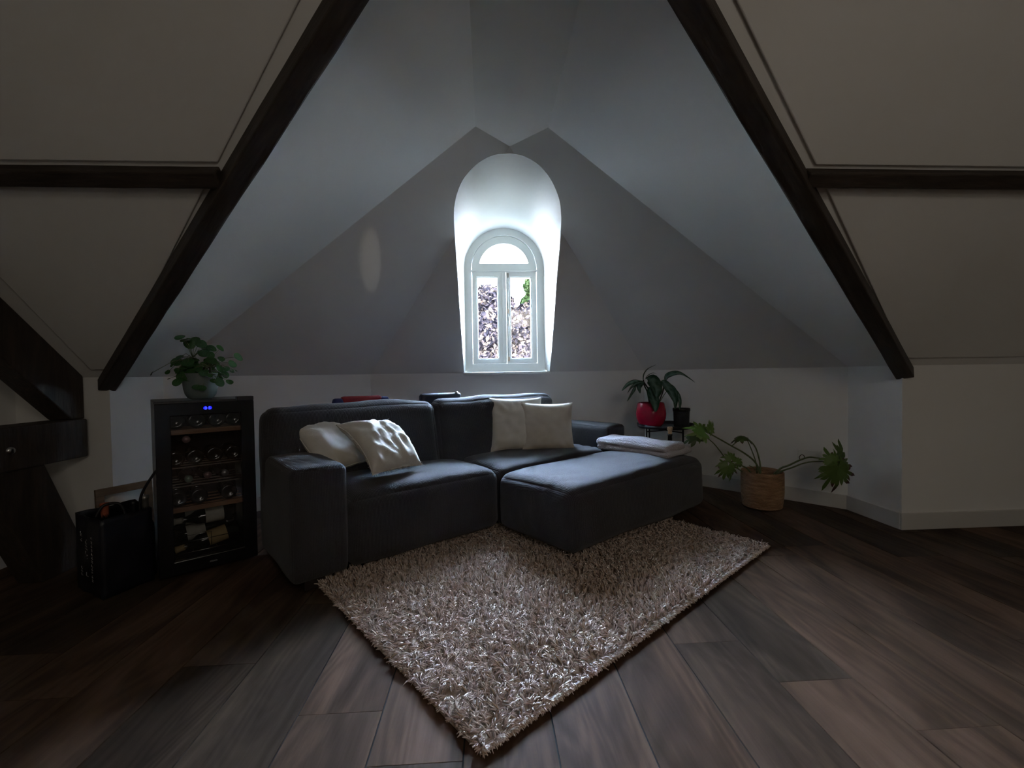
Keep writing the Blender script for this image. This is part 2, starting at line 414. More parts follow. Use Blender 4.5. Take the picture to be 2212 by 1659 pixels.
# rear wall with an added opening, closed by an opaque panel
wr_ = MB(); ox0, ox1, oz0, oz1 = .2, 1.8, .95, 2.12
for a, b in (((WL, VR - T, 0), (ox0, VR, HC)), ((ox1, VR - T, 0), (WR, VR, HC)), ((ox0, VR - T, 0), (ox1, VR, oz0)), ((ox0, VR - T, oz1), (ox1, VR, HC))): wr_.box(a, b)
S(wr_.build('wall_rear', m_plaster))
w2 = S(box('added_rear_window', (ox0, VR - .05, oz0), (ox0 + .06, VR + .01, oz1), m_white))  # unseen window added as a setting for the rear fill light
box('added_jamb', (ox1 - .06, VR - .05, oz0), (ox1, VR + .01, oz1), m_white, w2)
box('added_head_rail', (ox0 + .06, VR - .05, oz1 - .06), (ox1 - .06, VR + .01, oz1), m_white, w2)
box('added_sill', (ox0 + .06, VR - .05, oz0), (ox1 - .06, VR + .04, oz0 + .06), m_white, w2)
box('added_mullion', (1.0 - .03, VR - .05, oz0 + .06), (1.0 + .03, VR + .01, oz1 - .06), m_white, w2)
box('rear_light_block', (ox0 + .055, VR - .048, oz0 + .055), (ox1 - .055, VR - .035, oz1 - .055), m_base, w2)  # opaque panel added to keep sky light out of the rear opening
w3 = S(box('added_roof_frame', (.35, -1.62, HC - .02), (.42, -.58, HC + .001), m_white))  # frame added on the closed ceiling around the fill light, no opening behind
box('added_jamb', (1.38, -1.62, HC - .02), (1.45, -.58, HC + .001), m_white, w3)
box('added_head_rail', (.42, -.65, HC - .02), (1.38, -.58, HC + .001), m_white, w3)
box('added_sill', (.42, -1.62, HC - .02), (1.38, -1.55, HC + .001), m_white, w3)
# roof facets
CL = (-.042, 2.42, HC); CR = (.35, 2.42, HC); AP = (.152, 2.625, HC)
vLt, vRt = 1.075, 1.164
slab('ceiling', [(-.042, vLt, HC), CL, AP, CR, (.35, vRt, HC), (.35, VR - T, HC), (-.042, VR - T, HC)])
slab('ceiling_flat_left', [(-.042, vLt, HC), (-.042, VR - T, HC), (WL - T, VR - T, HC), (WL - T, vLt, HC)])
slab('ceiling_flat_right', [(.35, vRt, HC), (.35, VR - T, HC), (WR + T, VR - T, HC), (WR + T, vRt, HC)])
slab('ceiling_slope_bay_left', [(XL, VM, K), (XL, V1, K), CL, (-.042, vLt, HC)])
slab('ceiling_slope_bay_right', [(XR, VM, K), (XR, V1, K), CR, (.35, vRt, HC)])
def fold_slab(name, quad):
    # four corners a b c d folded along a-c, thickened upward
    P = [Vector(p) for p in quad]; n = (P[1] - P[0]).cross(P[2] - P[0]).normalized()
    if n.z < 0: n = -n
    return S(fix_normals(mk(name, P + [p + n * T for p in P], [(0, 1, 2), (0, 2, 3), (6, 5, 4), (7, 6, 4), (0, 4, 5, 1), (1, 5, 6, 2), (2, 6, 7, 3), (3, 7, 4, 0)], m_plaster)))
dgl = fold_slab('ceiling_slope_diagonal_left', [(XL, V1, K), (*BL, K), AP, CL])
dgr = fold_slab('ceiling_slope_diagonal_right', [(XR, V1, K), (*BR, K), AP, CR])
slab('ceiling_slope_main_left', [(WL - T, VM, K), (XL, VM, K), (-.042, vLt, HC), (WL - T, vLt, HC)])
slab('ceiling_slope_main_right', [(XR, VM, K), (WR + T, VM, K), (WR + T, vRt, HC), (.35, vRt, HC)])

# back facet with the arched dormer opening, and the plastered niche running back to the window
SB = (HC - K) / (VB - 2.625)
def on_back(x, z): return (x, VB - (z - K) / SB, z)
fr = [(-.209, 4.024, .990), (-.208, 3.757, 1.236), (-.207, 3.437, 1.53), (-.205, 3.151, 1.794), (-.205, 3.012, 1.915), (-.202, 2.918, 1.961), (-.193, 2.823, 2.012),
      (-.179, 2.757, 2.050), (-.160, 2.708, 2.084), (-.135, 2.664, 2.118), (-.107, 2.638, 2.146), (-.071, 2.617, 2.175), (-.036, 2.604, 2.200), (.007, 2.599, 2.225),
      (.050, 2.602, 2.246), (.093, 2.613, 2.262), (.138, 2.627, 2.273), (.180, 2.626, 2.271), (.222, 2.614, 2.257), (.265, 2.611, 2.237), (.309, 2.616, 2.213),
      (.349, 2.631, 2.186), (.383, 2.654, 2.158), (.414, 2.685, 2.128), (.442, 2.724, 2.096), (.464, 2.764, 2.066), (.480, 2.808, 2.038), (.494, 2.867, 2.003),
      (.506, 2.942, 1.963), (.516, 3.048, 1.888), (.524, 3.242, 1.710), (.547, 3.607, 1.374), (.560, 3.857, 1.144), (.566, 4.024, .990)]
# put every point exactly on the lowest roof plane above it
def plane_h(a, b, c):
    a, b, c = Vector(a), Vector(b), Vector(c); n = (b - a).cross(c - a); return lambda x, y: a.z - (n.x * (x - a.x) + n.y * (y - a.y)) / n.z
pls = [plane_h((*BL, K), (*BR, K), AP), plane_h((XL, V1, K), (*BL, K), AP), plane_h((XR, V1, K), (*BR, K), AP)]
def surf_v(x, z):
    lo, hi = 2.0, 4.03
    for _ in range(40):
        m = (lo + hi) / 2
        if min(p(x, m) for p in pls) > z: lo = m
        else: hi = m
    return lo
fine_ = spline([(x, 0, z) for x, _, z in fr], 3)
fr = [(p.x, surf_v(p.x, p.z), p.z) for p in fine_]; NF = len(fr); fp = fine_
lb, rb = Vector((*BL, K)), Vector((*BR, K))
nB = Vector((0, SB, 1)).normalized()
bks = S(prism('ceiling_slope_back', [lb, rb, Vector(AP)], nB * T, m_plaster))
cxm, czm = .18, 1.6
spr, cx_, zs, VW = 1.93, .170, 1.949, 4.13
wo = []
for p in fp:
    if p.z < spr: wo.append((cx_ + (-.366 if p.x < cx_ else .366), 1.004 + (p.z - .99) / (spr - .99) * (zs - 1.004)))
    else:
        ang = math.atan2((p.z - spr), (p.x - cx_)); wo.append((cx_ + .366 * math.cos(ang), zs + .366 * math.sin(ang)))
def ringc(pts):
    q = [(cxm + (x - cxm) * 1.003, y, z + (.0015 if z > 1.9 else 0)) for x, y, z in pts]
    return [(q[0][0], q[0][1], .90)] + q + [(q[-1][0], q[-1][1], .90)]
rings = [ringc([(x, 2.2, z) for x, y, z in fr]), ringc(fr), ringc([(x, VW + .02, z) for x, z in wo])]
m_ = len(rings[0]); cv = [p for r in rings for p in r]; cf = [tuple(range(m_)), tuple(range(3 * m_ - 1, 2 * m_ - 1, -1))]
for k_ in range(2):
    for q_ in range(m_):
        cf.append((k_ * m_ + q_, (k_ + 1) * m_ + q_, (k_ + 1) * m_ + (q_ + 1) % m_, k_ * m_ + (q_ + 1) % m_))
cutter = fix_normals(mk('cutter', cv, cf, m_plaster))
for o in (dgl, dgr, bks):
    md = o.modifiers.new('cut', 'BOOLEAN'); md.operation = 'DIFFERENCE'; md.solver = 'EXACT'; md.object = cutter
    bpy.context.view_layer.update()
    me = bpy.data.meshes.new_from_object(o.evaluated_get(bpy.context.evaluated_depsgraph_get())); o.modifiers.clear(); o.data = me
bpy.data.objects.remove(cutter)

win = empty('window_1', (cx_, VW, 1.0)); S(win)
def rel(pts): return [(p[0] - cx_, p[1] - VW, p[2] - 1.0) for p in pts]
def ring(name, outer, inner, y0, y1, mat, bev=.004):
    n = len(outer)
    v = rel([(x, y0, z) for x, z in outer] + [(x, y0, z) for x, z in inner] + [(x, y1, z) for x, z in outer] + [(x, y1, z) for x, z in inner]); f = []
    for i in range(n):
        j = (i + 1) % n
        f += [(i, j, n + j, n + i), (2 * n + i, 3 * n + i, 3 * n + j, 2 * n + j), (i, 2 * n + i, 2 * n + j, j), (n + i, n + j, 3 * n + j, 3 * n + i)]
    o = fix_normals(mk(name, v, f, mat, win))
    if bev: bevel(o, bev, 2)
    return o
def arch(r, zb, n=28, zc=zs, xc=cx_):
    return [(xc - r, zb)] + [(xc - r * math.cos(PI * i / n), zc + r * math.sin(PI * i / n)) for i in range(n + 1)] + [(xc + r, zb)]
# niche: ruled surface between the roof opening and the window frame
STEPS = 6; back_ = [(x, VW + .02, z) for x, z in wo]
def layer(sc_, dv):
    L = []
    for s_i in range(STEPS + 1):
        t = s_i / STEPS
        for a, b in zip(fr, back_):
            q = [a[i] * (1 - t) + b[i] * t for i in range(3)]
            L.append((cxm + (q[0] - cxm) * sc_, q[1] + dv * (1 - t), 1.6 + (q[2] - 1.6) * sc_ if q[2] > 1.6 else q[2]))
    return L
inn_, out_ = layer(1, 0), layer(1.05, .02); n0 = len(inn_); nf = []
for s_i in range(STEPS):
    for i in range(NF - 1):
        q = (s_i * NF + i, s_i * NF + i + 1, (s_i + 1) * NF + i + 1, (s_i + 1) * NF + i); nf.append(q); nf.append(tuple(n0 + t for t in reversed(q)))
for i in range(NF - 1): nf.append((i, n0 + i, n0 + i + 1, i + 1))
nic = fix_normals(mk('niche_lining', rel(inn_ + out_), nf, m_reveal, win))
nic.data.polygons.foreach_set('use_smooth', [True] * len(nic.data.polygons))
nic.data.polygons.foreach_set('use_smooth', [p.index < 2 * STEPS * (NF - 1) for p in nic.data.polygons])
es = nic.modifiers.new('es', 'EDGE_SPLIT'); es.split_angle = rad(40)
# frame
ring('window_frame', arch(.372, 1.0), [(cx_ - .302, 1.068)] + [(cx_ - .302 * math.cos(PI * i / 28), zs + .302 * math.sin(PI * i / 28)) for i in range(29)] + [(cx_ + .302, 1.068)], VW, VW + .09, m_white)
ring('fanlight_frame', arch(.300, 1.921), [(cx_ - .2317 + .0, 1.998)] + [(cx_ - .2317 * math.cos(.213 + (PI - .426) * i / 28), zs + .2317 * math.sin(.213 + (PI - .426) * i / 28)) for i in range(29)] + [(cx_ + .2317, 1.998)], VW + .018, VW + .07, m_white)
g = [(cx_ - .238 * math.cos(PI * i / 28), zs + .238 * math.sin(PI * i / 28)) for i in range(29)]
prism('fanlight_pane', rel([(x, VW + .045, max(z, 1.985)) for x, z in g]), (0, .006, 0), m_glass, win)
box('transom_moulding', *[tuple(q) for q in rel([(cx_ - .305, VW - .006, 1.916), (cx_ + .305, VW + .03, 1.934)])], m_white, win, .003)
def sash(x0, x1, g0, g1, z0, z1, gz0, gz1, name):
    o = ring(name, [(x0, z0), (x0, z1), (x1, z1), (x1, z0)], [(g0, gz0), (g0, gz1), (g1, gz1), (g1, gz0)], VW + .008, VW + .06, m_white)
    bead = MB()
    c = [(g0 - .012, gz0 - .012), (g0 - .012, gz1 + .012), (g1 + .012, gz1 + .012), (g1 + .012, gz0 - .012)]
    pts = [(x, VW + .008, z) for x, z in c]
    for i in range(4): bead.tube(rel([pts[i], pts[(i + 1) % 4]]), .004, 6)
    bead.build('glazing_bead', m_white, o)
    box('pane', *[tuple(q) for q in rel([(g0 - .006, VW + .03, gz0 - .006), (g1 + .006, VW + .036, gz1 + .006)])], m_glass, o)
    return o
s1 = sash(-.128, .1835, -.078, .104, 1.070, 1.918, 1.118, 1.862, 'sash')
s2 = sash(.1885, .468, .228, .413, 1.070, 1.918, 1.118, 1.862, 'sash')
box('astragal', *[tuple(q) for q in rel([(.150, VW - .006, 1.075), (.1845, VW + .012, 1.914)])], m_white, s1, .003)
hd = MB()
hd.tube(rel([(.203, VW - .004, 1.085), (.203, VW - .004, 1.90)]), .004, 8)
for zc in (1.88, 1.55, 1.11): hd.box(*[tuple(q) for q in rel([(.195, VW - .012, zc - .02), (.211, VW + .01, zc + .02)])])
hd.tube(rel([(.203, VW - .02, 1.50), (.207, VW - .028, 1.46), (.205, VW - .024, 1.42)]), .005, 8)
hd.build('espagnolette', m_chrome, s2)
for (xa, xb, sp) in ((-.085, .125, s1), (.235, .44, s2)):
    st = MB(); st.box(*[tuple(q) for q in rel([(xa, VW - .012, 1.086), (xb, VW - .002, 1.096)])])
    for q in range(3): st.tube(rel([(xa + (.16 if sp is s1 else .02) + q * .018, VW - .018, 1.091), (xa + (.16 if sp is s1 else .02) + q * .018, VW, 1.091)]), .004, 6)
    st.build('casement_stay', m_white, sp)
box('window_sill_board', *[tuple(q) for q in rel([(-.212, 3.985, .968), (.566, VW + .05, .990)])], m_white, win, .004)
box('sill_nosing', *[tuple(q) for q in rel([(-.207, VW - .002, .99), (.556, VW + .09, 1.004)])], m_white, win)
# baseboards
def baseb(name, p, q, inn, zt=.10):
    P, Q = Vector((*p, 0)), Vector((*q, 0)); I = Vector((*inn, 0)) * .014
    o = prism(name, [P, Q, Q + Vector((0, 0, zt)), P + Vector((0, 0, zt))], I, m_base); bevel(o, .003, 2); return S(o)
baseb('baseboard_front_right', (XR - .012, VM), (WR, VM), (0, -1))
baseb('baseboard_bay_right', (XR, VM), (XR, V1), (-1, 0))
baseb('baseboard_back_right', R2, BR, (-.74, -.67))
baseb('baseboard_back', BR, BL, (0, -1))
baseb('baseboard_back_left', BL, L2, (.74, -.67))
baseb('baseboard_bay_left', L2, L1, (1, 0))
baseb('baseboard_front_left', (XL + .012, VM), (WL, VM), (0, -1))

# plaster panels standing slightly proud of the main slopes, leaving a flat band by the timbers
SL_, SR_ = (HC - K) / (VM - vLt), (HC - K) / (VM - vRt)
def onm(s, x, v, off=0):
    n = Vector((0, -s, -1)).normalized(); return Vector((x, v, K + s * (VM - v))) + n * off
def panel(name, s, pts):
    n = Vector((0, -s, -1)).normalized()
    o = prism(name, [onm(s, x, v) for x, v in pts], n * .012, m_plaster); bevel(o, .004, 2); return S(o)
panel('trim_1', SR_, [(.50, 1.17), (1.300, 1.700), (WR - .01, 1.700), (WR - .01, 1.17)])
panel('trim_2', SR_, [(1.395, 1.765), (2.43, 2.468), (WR - .01, 2.468), (WR - .01, 1.765)])
panel('trim_3', SL_, [(-.19, 1.08), (-.955, 1.676), (-2.07, 1.676), (-2.07, 1.08)])
panel('trim_4', SL_, [(-1.045, 1.745), (-1.975, 2.468), (-2.085, 2.468), (-2.07, 1.745)])

# ------------------------------------------------------------------ timbers
def beam(name, A, B, wdir, ddir, w, d, label, bev=.006):
    A, B = Vector(A), Vector(B); L = (B - A).length; z = (B - A).normalized(); x = Vector(wdir); x = (x - z * x.dot(z)).normalized(); y = z.cross(x)
    if y.dot(Vector(ddir)) < 0: x = -x; y = z.cross(x)
    n = 18; v = []; f = []
    rr = random.Random(name + label)
    for i in range(n + 1):
        t = L * i / n
        for sx, sy in ((-1, 0), (1, 0), (1, 1), (-1, 1)):
            e = rr.uniform(-.0012, .0012); v.append((sx * (w / 2 + e), sy * d + e, t))
    for i in range(n):
        for k in range(4): f.append((i * 4 + k, i * 4 + (k + 1) % 4, i * 4 + 4 + (k + 1) % 4, i * 4 + 4 + k))
    f += [(3, 2, 1, 0), tuple(range(n * 4, n * 4 + 4))]
    o = fix_normals(mk(name, v, f, m_beam)); bevel(o, bev, 2)
    o.matrix_world = Matrix(((x.x, y.x, z.x, A.x), (x.y, y.y, z.y, A.y), (x.z, y.z, z.z, A.z), (0, 0, 0, 1)))
    if label: tag(o, label, 'beam')
    return o
def valley(G, Tp, s_side, sgn, s_main, w, d, shift, label):
    G, Tp = Vector(G), Vector(Tp); dd = (Tp - G).normalized()
    n1 = Vector((-sgn * s_side, 0, -1)).normalized(); n2 = Vector((0, -s_main, -1)).normalized(); m = (n1 + n2).normalized()
    wd = dd.cross(m).normalized()
    if wd.x < 0: wd = -wd
    return beam('timber_beam', G - dd * .05 + wd * shift - m * .01, Tp + dd * .02 + wd * shift - m * .01, wd, m, w, d, label)
valley((XR, VM, K), (.35, vRt, HC), (HC - K) / (XR - .35), 1, SR_, .085, .075, .0, 'dark stained valley beam slanting down the right side of the bay')
valley((XL, VM, K), (-.042, vLt, HC), (HC - K) / (-.042 - XL), -1, SL_, .075, .07, .0, 'dark stained valley beam slanting down the left side of the bay')
def purlin(s, x0, x1, v, w, label):
    n = Vector((0, -s, -1)).normalized(); t = Vector((0, -1, s)).normalized()
    return beam('timber_purlin', onm(s, x0, v), onm(s, x1, v), t, n, w, .05, label)
purlin(SR_, 1.27, WR - .01, 1.733, .060, 'level dark timber crossing the right roof slope at mid height')
purlin(SL_, -.96, WL + .01, 1.712, .062, 'level dark timber crossing the left roof slope at mid height')
# truss by the left wall: rafter, tie, strut
tr = empty('roof_truss', (-2.2, 2.4, 0)); tag(tr, 'dark roof truss against the left wall with rafter, tie beam and slanting strut', 'truss')
def tbeam(name, A, B, wdir, ddir, w, d):
    o = beam(name, A, B, wdir, ddir, w, d, '', .008); mw = o.matrix_world.copy(); o.parent = tr; o.matrix_parent_inverse = Matrix.Translation((2.2, -2.4, 0)); o.matrix_world = mw; return o
rn = Vector((0, -SL_, -1)).normalized()
prf = [(2.508, .955), (2.508, .755), (2.43, .755)]
# rafter as a cut board: end vertical at the knee wall
raf = [Vector((-2.168, 2.512, K + SL_ * (VM - 2.512))), Vector((-2.168, .9, K + SL_ * (VM - .9))), Vector((-2.168, .9, K + SL_ * (VM - .9) - .225)), Vector((-2.168, 2.44, .765)), Vector((-2.168, 2.512, .765))]
ro = prism('rafter', [(p.x + 2.2, p.y - 2.4, p.z) for p in raf], (-.12, 0, 0), m_beam, tr); bevel(ro, .006)
tb = box('tie_beam', (.065, -1.9, .565), (-.09, .09, .765), m_beam, tr, .008)
st = [(-2.15, 2.115, .575), (-2.15, 2.265, .575), (-2.15, 2.505, 0.0), (-2.15, 2.24, 0.0), (-2.15, 1.985, .575)]
so_ = prism('strut', [(p[0] + 2.2, p[1] - 2.4, p[2]) for p in (st[4], st[1], st[2], st[3])], (-.12, 0, 0), m_beam, tr); bevel(so_, .006)
lathe('bolt', [(0, .012), (.012, .012), (.018, .006), (.02, 0)], m_chrome, tr, 10, loc=(.066, -.30, .66), rot=(0, PI / 2, 0))

# ------------------------------------------------------------------ sofa
A37 = rad(37)
pa = Vector((math.cos(A37), math.sin(A37), 0)); pb = Vector((-math.sin(A37), math.cos(A37), 0))
def PQ(p, q, z=0): return tuple(pa * p + pb * q + Vector((0, 0, z)))
P0, Q0 = .525, 2.10
sofa = empty('corner_sofa', PQ(P0, Q0), A37)
tag(sofa, 'low charcoal fabric sofa with two back cushions and block arms beneath the window', 'sofa')
def l(p, q, z): return (p - P0, q - Q0, z)
def arm_shape(w, p): return w
soft_box('armrest', l(.500, 2.105, .045), l(.752, 2.74, .556), .028, m_sofa, sofa, 18, top=.012, side=.006, amp=.006, nscale=4, seed=1)
soft_box('armrest', l(2.72, 2.115, .045), l(2.955, 2.74, .555), .028, m_sofa, sofa, 16, top=.012, side=.006, amp=.006, nscale=4, seed=2)
soft_box('seat_cushion', l(.757, 2.105, .045), l(1.672, 2.68, .385), .055, m_sofa, sofa, 26, top=.045, side=.012, amp=.01, nscale=3, wr=.006, seed=3)
soft_box('seat_cushion', l(1.676, 2.105, .045), l(2.715, 2.68, .385), .055, m_sofa, sofa, 30, top=.035, side=.006, amp=.01, nscale=3, wr=.016, seed=14)
def lean(w, p):
    w.y += .05 * (w.z / .4); return w
for (p0, p1, sd, tt) in ((.51, 1.535, 5, .0), (1.545, 2.66, 9, .0)):
    soft_box('back_cushion', l(p0, 2.58, .30), l(p1, 2.73, .80), .06, m_sofa, sofa, 26, top=.012, side=.018, amp=.016, nscale=3.2, wr=.012, seed=sd, shape=lean)
soft_box('back_frame', l(.56, 2.66, .045), l(2.92, 2.75, .70), .03, m_sofa, sofa, 12, amp=.003)
for (p, q) in ((.60, 2.16), (2.88, 2.2), (.60, 2.69), (2.88, 2.69)):
    box('foot', l(p - .045, q - .03, 0), l(p + .045, q + .03, .05), m_foot, sofa, .003)
ott = empty('ottoman', PQ(2.305, 1.775), A37)
tag(ott, 'large charcoal fabric ottoman pushed against the front of the sofa', 'ottoman')
def lo(p, q, z): return (p - 2.305, q - 1.775, z)
soft_box('upholstered_block', lo(1.632, 1.478, .042), lo(2.985, 2.098, .372), .062, m_sofa, ott, 34, top=.038, side=.012, amp=.014, nscale=2.6, wr=.016, seed=31)
for (p, q) in ((1.80, 1.60), (2.82, 1.60), (1.80, 1.97), (2.82, 1.97)):
    lathe('foot', [(0, 0), (.022, 0), (.026, .05), (0, .05)], m_foot, ott, 14, loc=lo(p, q, 0))

# ------------------------------------------------------------------ scatter cushions
def pillow(name, size, thick, mat, label, loc, normal, up, seed, fold=0, fringe=False, axes=None, group='cream scatter cushions on the sofa'):
    n = 40; sx, sy = size; v = []; f = []
    for side in (1, -1):
        for i in range(n + 1):
            for j in range(n + 1):
                a = math.sin((i / n - .5) * PI); b = math.sin((j / n - .5) * PI)
                x = a * sx / 2; y = b * sy / 2
                e = max(0, (1 - a ** 4) * (1 - b ** 4)) ** .55
                pinch = 1 - .085 * (1 - abs(a) ** 2.5) * abs(b) ** 3; pin2 = 1 - .085 * (1 - abs(b) ** 2.5) * abs(a) ** 3
                y *= pinch; x *= pin2
                q = Vector((x * 7 + seed * 3.1, y * 7, side * 1.5)); rr = math.hypot(x, y) / (sx / 2)
                z = side * thick / 2 * e
                wv = noise.noise(q) * .016 * e + noise.noise(q * 2.6) * .007
                ang = math.atan2(b, a)
                wv += .008 * noise.noise(Vector((ang * 5 + seed, rr * 1.2, seed))) * min(1, e * 2) * (rr > .4) * min(1, (rr - .4) * 3)
                if fold: wv += (.022 * max(0, noise.noise(Vector((x * 6 + seed, y * 20 + 2.5 * math.sin(x * 9), 4.)))) + .010 * noise.noise(Vector((x * 30, y * 12 + seed, 1.)))) * e
                v.append((x, y, z + wv + (-.03 * abs(b) ** 2 * fold)))
    m = (n + 1) ** 2
    for i in range(n):
        for j in range(n):
            q = (i * (n + 1) + j, (i + 1) * (n + 1) + j, (i + 1) * (n + 1) + j + 1, i * (n + 1) + j + 1)
            f.append(q); f.append(tuple(m + t for t in reversed(q)))
    root = empty(name)
    Z = Vector(normal).normalized(); Y = Vector(up); Y = (Y - Z * Y.dot(Z)).normalized(); X = Y.cross(Z)
    if axes:
        X = Vector(axes[0]).normalized(); Y = -Vector(axes[1]); Y = (Y - X * Y.dot(X)).normalized(); Z = X.cross(Y)
    root.matrix_world = Matrix(((X.x, Y.x, Z.x, loc[0]), (X.y, Y.y, Z.y, loc[1]), (X.z, Y.z, Z.z, loc[2]), (0, 0, 0, 1)))
    o = mk('cover', v, f, mat, root, smooth=True)
    bm = bmesh.new(); bm.from_mesh(o.data); bmesh.ops.remove_doubles(bm, verts=bm.verts, dist=.0035); bmesh.ops.recalc_face_normals(bm, faces=bm.faces); bm.to_mesh(o.data); bm.free()
    ed = MB(); rg = random.Random(seed)
    edge = []
    for k in range(161):
        t = k / 160 * 4; s = int(t) % 4; u = (t - int(t)) * 2 - 1
        a, b = [(u, -1), (1, u), (-u, 1), (-1, -u)][s]
        x = a * sx / 2 * (1 - .085 * (1 - abs(b) ** 2.5) * abs(a) ** 3); y = b * sy / 2 * (1 - .085 * (1 - abs(a) ** 2.5) * abs(b) ** 3)
        q = Vector((x * 7 + seed * 3.1, y * 7, 0)); edge.append((x, y, noise.noise(q * 2) * .004 - .03 * abs(b) ** 2 * fold))
    ed.tube(edge, .0028, 5); ed.build('seam', mat, root, smooth=True)
    if fringe:
        fr_ = MB()
        for k in range(200):
            x, y, z = edge[rg.randrange(160)]; d = Vector((x, y, 0)).normalized()
            side = Vector((-d.y, d.x, 0)); p = Vector((x, y, z)) * 1.0
            L = rg.uniform(.006, .018); q = p + d * L + side * rg.uniform(-.012, .012) + Vector((0, 0, rg.uniform(-.008, .008)))
            fr_.tube([p, (p + q) / 2 + Vector((0, 0, .002)), q], [.0012, .001, .0006], 3)
        fo = fr_.build('fringe', mat, root); fo['kind'] = 'stuff'
    tag(root, label, 'cushion', group); return root
# left pair, slumped against the arm and back
nl = Vector((.30, -.78, .52)); 
pillow('cushion', (.36, .40), .12, m_cream, 'smooth cream cushion slumped against the left sofa arm behind the crinkled one', (-.870, 2.56, .605), nl, (0, 0, 1), 2, axes=((.265, .33, .05), (.30, -.19, -.32)))
pillow('cushion', (.35, .38), .12, m_cream, 'crinkled cream cushion with frayed edges leaning in front at the left', (-.588, 2.50, .605), nl, (0, 0, 1), 5, 1, True, axes=((.24, .33, -.01), (.29, -.16, -.27)))
pillow('cushion', (.42, .40), .11, m_cream, 'cream cushion leaning at the right, half hidden behind its twin', tuple(Vector(PQ(2.15, 2.50, .60))), tuple(-pb * .95 + pa * -.42 + Vector((0, 0, .30))), (.02, 0, 1), 8)
pillow('cushion', (.40, .36), .11, m_cream2, 'beige cushion standing in front at the right end of the sofa', tuple(Vector(PQ(2.335, 2.36, .575))), tuple(-pb * .9 + pa * -.50 + Vector((0, 0, .22))), (0.03, 0, 1), 11)

# ------------------------------------------------------------------ folded blanket
bl = empty('folded_blanket', (1.10, 3.13, .402), rad(-53)); tag(bl, 'folded pale grey quilted blanket lying on the back of the ottoman', 'blanket')
def fold_layer(name, a, b, seed, r):
    def sh(w, p):
        w.z += .010 * noise.noise(Vector((w.x * 6 + seed, w.y * 6, 0))) ; return w
    return soft_box(name, a, b, r, m_blanket, bl, 26, top=.022, amp=.012, nscale=7, seed=seed, shape=sh)
fold_layer('lower_fold', (-.29, -.15, .0), (.29, .19, .046), 3, .022)
fold_layer('upper_fold', (-.295, -.155, .034), (.285, .09, .080), 9, .022)

